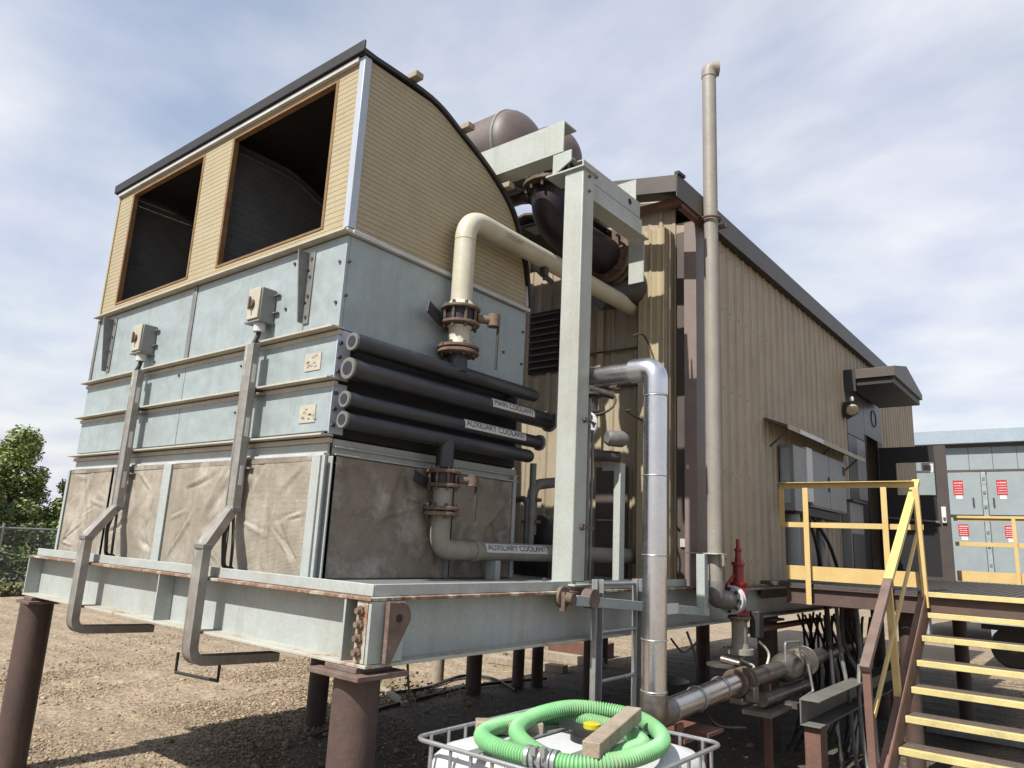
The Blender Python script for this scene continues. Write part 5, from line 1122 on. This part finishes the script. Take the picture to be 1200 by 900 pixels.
for x in (1.25, 2.05, 3.3):
    w_ = MB().rev((x, 16.9, G+.43), (0, 1, 0), [(0, .24), (.01, .40), (.04, .43), (.20, .43), (.23, .40), (.24, .24)], 26).done('wheel', 'black', tr)
    MB().rev((x, 16.89, G+.43), (0, 1, 0), [(0, .07), (.02, .20), (.04, .22)], 18).done('rim', 'darkv', w_)
MB().box(2.6, 2.68, 16.1, 16.18, G, -.861).done('landing_leg', 'grey', tr)
gt = thing('floor_grate', 'pale steel grating panel lying on the ground behind the stair', 'grating', (2.0, 8.9, G))
MB().box(1.0, 3.1, 8.55, 8.60, G+.02, G+.09).box(1.0, 3.1, 9.3, 9.35, G+.02, G+.09).split('side_bar', 'cage', gt)
for i in range(24): MB().box(1.02+i*.088, 1.035+i*.088, 8.601, 9.299, G+.03, G+.085).done('grate_bar', 'cage', gt)
plk = MB().cyl((2.35, 11.4, -1.05), (2.35, 11.9, -1.05), .13, 20).done('pipe_end', 'lumber'); tag(plk, 'short tan pipe end under the platform seen between upper treads', 'pipe')
MB().box(2.2, 2.5, 11.5, 11.8, G, -1.18).done('pipe_block', 'pile', plk)
# fence
fn = thing('chainlink_fence', 'galvanized chain-link fence at the left in front of the trees', 'fence', (-22, 6, G))
FX, FZ = -22.0, .066
for y in (-1.5, 1.8, 5.05, 8.3, 11.5): MB().cyl((FX, y, G-.1), (FX, y, FZ+.14), .035, 10).done('post', 'fence', fn)
MB().cyl((FX, -1.5, FZ), (FX, 11.5, FZ), .03, 10).cyl((FX, -1.5, G+.05), (FX, 11.5, G+.05), .008, 6).split('top_rail', 'fence', fn)
B = MB(); Hh = FZ-G-.05; s_ = .075
for i in range(int((13+Hh)/s_)):
    y0 = -1.5-Hh+i*s_
    for sg in (1, -1):
        a = y0; b = y0+Hh; z0, z1 = (G+.05, FZ) if sg > 0 else (FZ, G+.05)
        ta = max(0, (-1.5-a)/Hh); tb = min(1, (11.5-a)/Hh)
        if tb > ta: B.tube([(FX+.004*sg, a+(b-a)*ta, z0+(z1-z0)*ta), (FX+.004*sg, a+(b-a)*tb, z0+(z1-z0)*tb)], .0028, 3, False)
B.done('wire_mesh', 'fence', fn, kind='stuff')
# trees
def leaves(pts, size, name, m, parent):
    n = len(pts); P = np.array(pts); d = rng.normal(size=(n, 3)); d /= np.linalg.norm(d, axis=1)[:, None]; d[:, 2] *= .6
    e = np.cross(d, rng.normal(size=(n, 3))); e /= np.linalg.norm(e, axis=1)[:, None]; sz = size*rng.uniform(.6, 1.3, (n, 1))
    V = np.stack([P-d*sz*.5, P+e*sz*.3, P+d*sz*.5, P-e*sz*.3], 1).reshape(-1, 3)
    me = bpy.data.meshes.new(name); me.vertices.add(4*n); me.vertices.foreach_set('co', V.reshape(-1)); me.loops.add(4*n); me.loops.foreach_set('vertex_index', np.arange(4*n, dtype=np.int32))
    me.polygons.add(n); me.polygons.foreach_set('loop_start', np.arange(0, 4*n, 4, dtype=np.int32)); me.update(calc_edges=True); me.materials.append(MT[m])
    o = bpy.data.objects.new(name, me); COL.objects.link(o)
    if parent: setpar(o, parent)
    return o
def tree(x, y, h, w, label, m='leaf', n=9000, clumps=46, loose=1.0, low=.12):
    t = thing('broadleaf_tree', label, 'tree', (x, y, G), 'trees beyond the fence')
    B = MB(); B.tube(spline([(x, y, G-.1), (x+.1, y+.05, G+h*.35), (x, y-.1, G+h*.7), (x+.05, y, G+h*.93)], 6), .1, 10, True, [max(.012, .12*h/5*(1-i/19)) for i in range(19)])
    cs_ = []
    for k in range(clumps):
        a = random.uniform(0, 2*PI); q = low+(1-low)*(k+random.random())/clumps
        wr = w*(1.05-q)**.75*random.uniform(.35, 1.0) if q > .35 else w*random.uniform(.4, .95)
        cz = G+h*q; c_ = Vector((x+math.cos(a)*wr, y+math.sin(a)*wr, cz)); cs_.append((c_, random.uniform(.3, .6)*w*.68*(1.1-q*.6)))
        B.tube([(x, y, G+h*q*.75), tuple(c_)], .03, 5, True, [.035*h/5, .008])
    B.done('trunk', 'trunk', t)
    pts = []
    for i in range(n):
        c_, s = random.choice(cs_); v = Vector((random.gauss(0, 1), random.gauss(0, 1), random.gauss(0, .75))).normalized()*s*random.random()**.45*loose; pts.append(c_+v)
    leaves(pts, .135, 'crown', m, t)
tree(-26.6, 6.5, 5.0, 2.3, 'tallest light green tree with a feathery top beyond the fence', 'leaf', 26000, 60, 1.1)
tree(-25.5, 4.9, 3.9, 1.9, 'dense dark green tree at the left frame edge beyond the fence', 'leaf2', 20000)
tree(-26.2, 8.3, 3.5, 1.7, 'bushy green tree beside the cooler corner beyond the fence', 'leaf', 18000)
tree(-24.4, 6.6, 1.9, 1.6, 'low dark shrub close behind the chain-link fence', 'leaf2', 6500, 34, 1, .05)
tree(-24.3, 9.0, 2.0, 1.7, 'low green shrub behind the fence at its right end', 'leaf2', 6500, 34, 1, .05)
tree(-24.5, 3.8, 2.1, 1.7, 'low green shrub behind the fence at its left end', 'leaf2', 6500, 34, 1, .05)
pts = []
for i in range(9000):
    x = -21.2-abs(random.gauss(0, .8)); y = random.uniform(-1, 11.5); pts.append(Vector((x, y, G+.03+random.random()**2*.28)))
o = leaves(pts, .16, 'grass', 'grass', None); o['kind'] = 'stuff'; o['label'] = 'dry grass along the foot of the fence'
pts = [Vector((random.gauss(-4.6, .5), random.gauss(5.0, .35), G+.02+random.random()**2*.16)) for i in range(260)]
o = leaves(pts, .07, 'weeds', 'grass', None); o['kind'] = 'stuff'; o['label'] = 'sparse weeds in the gravel near the pale post'
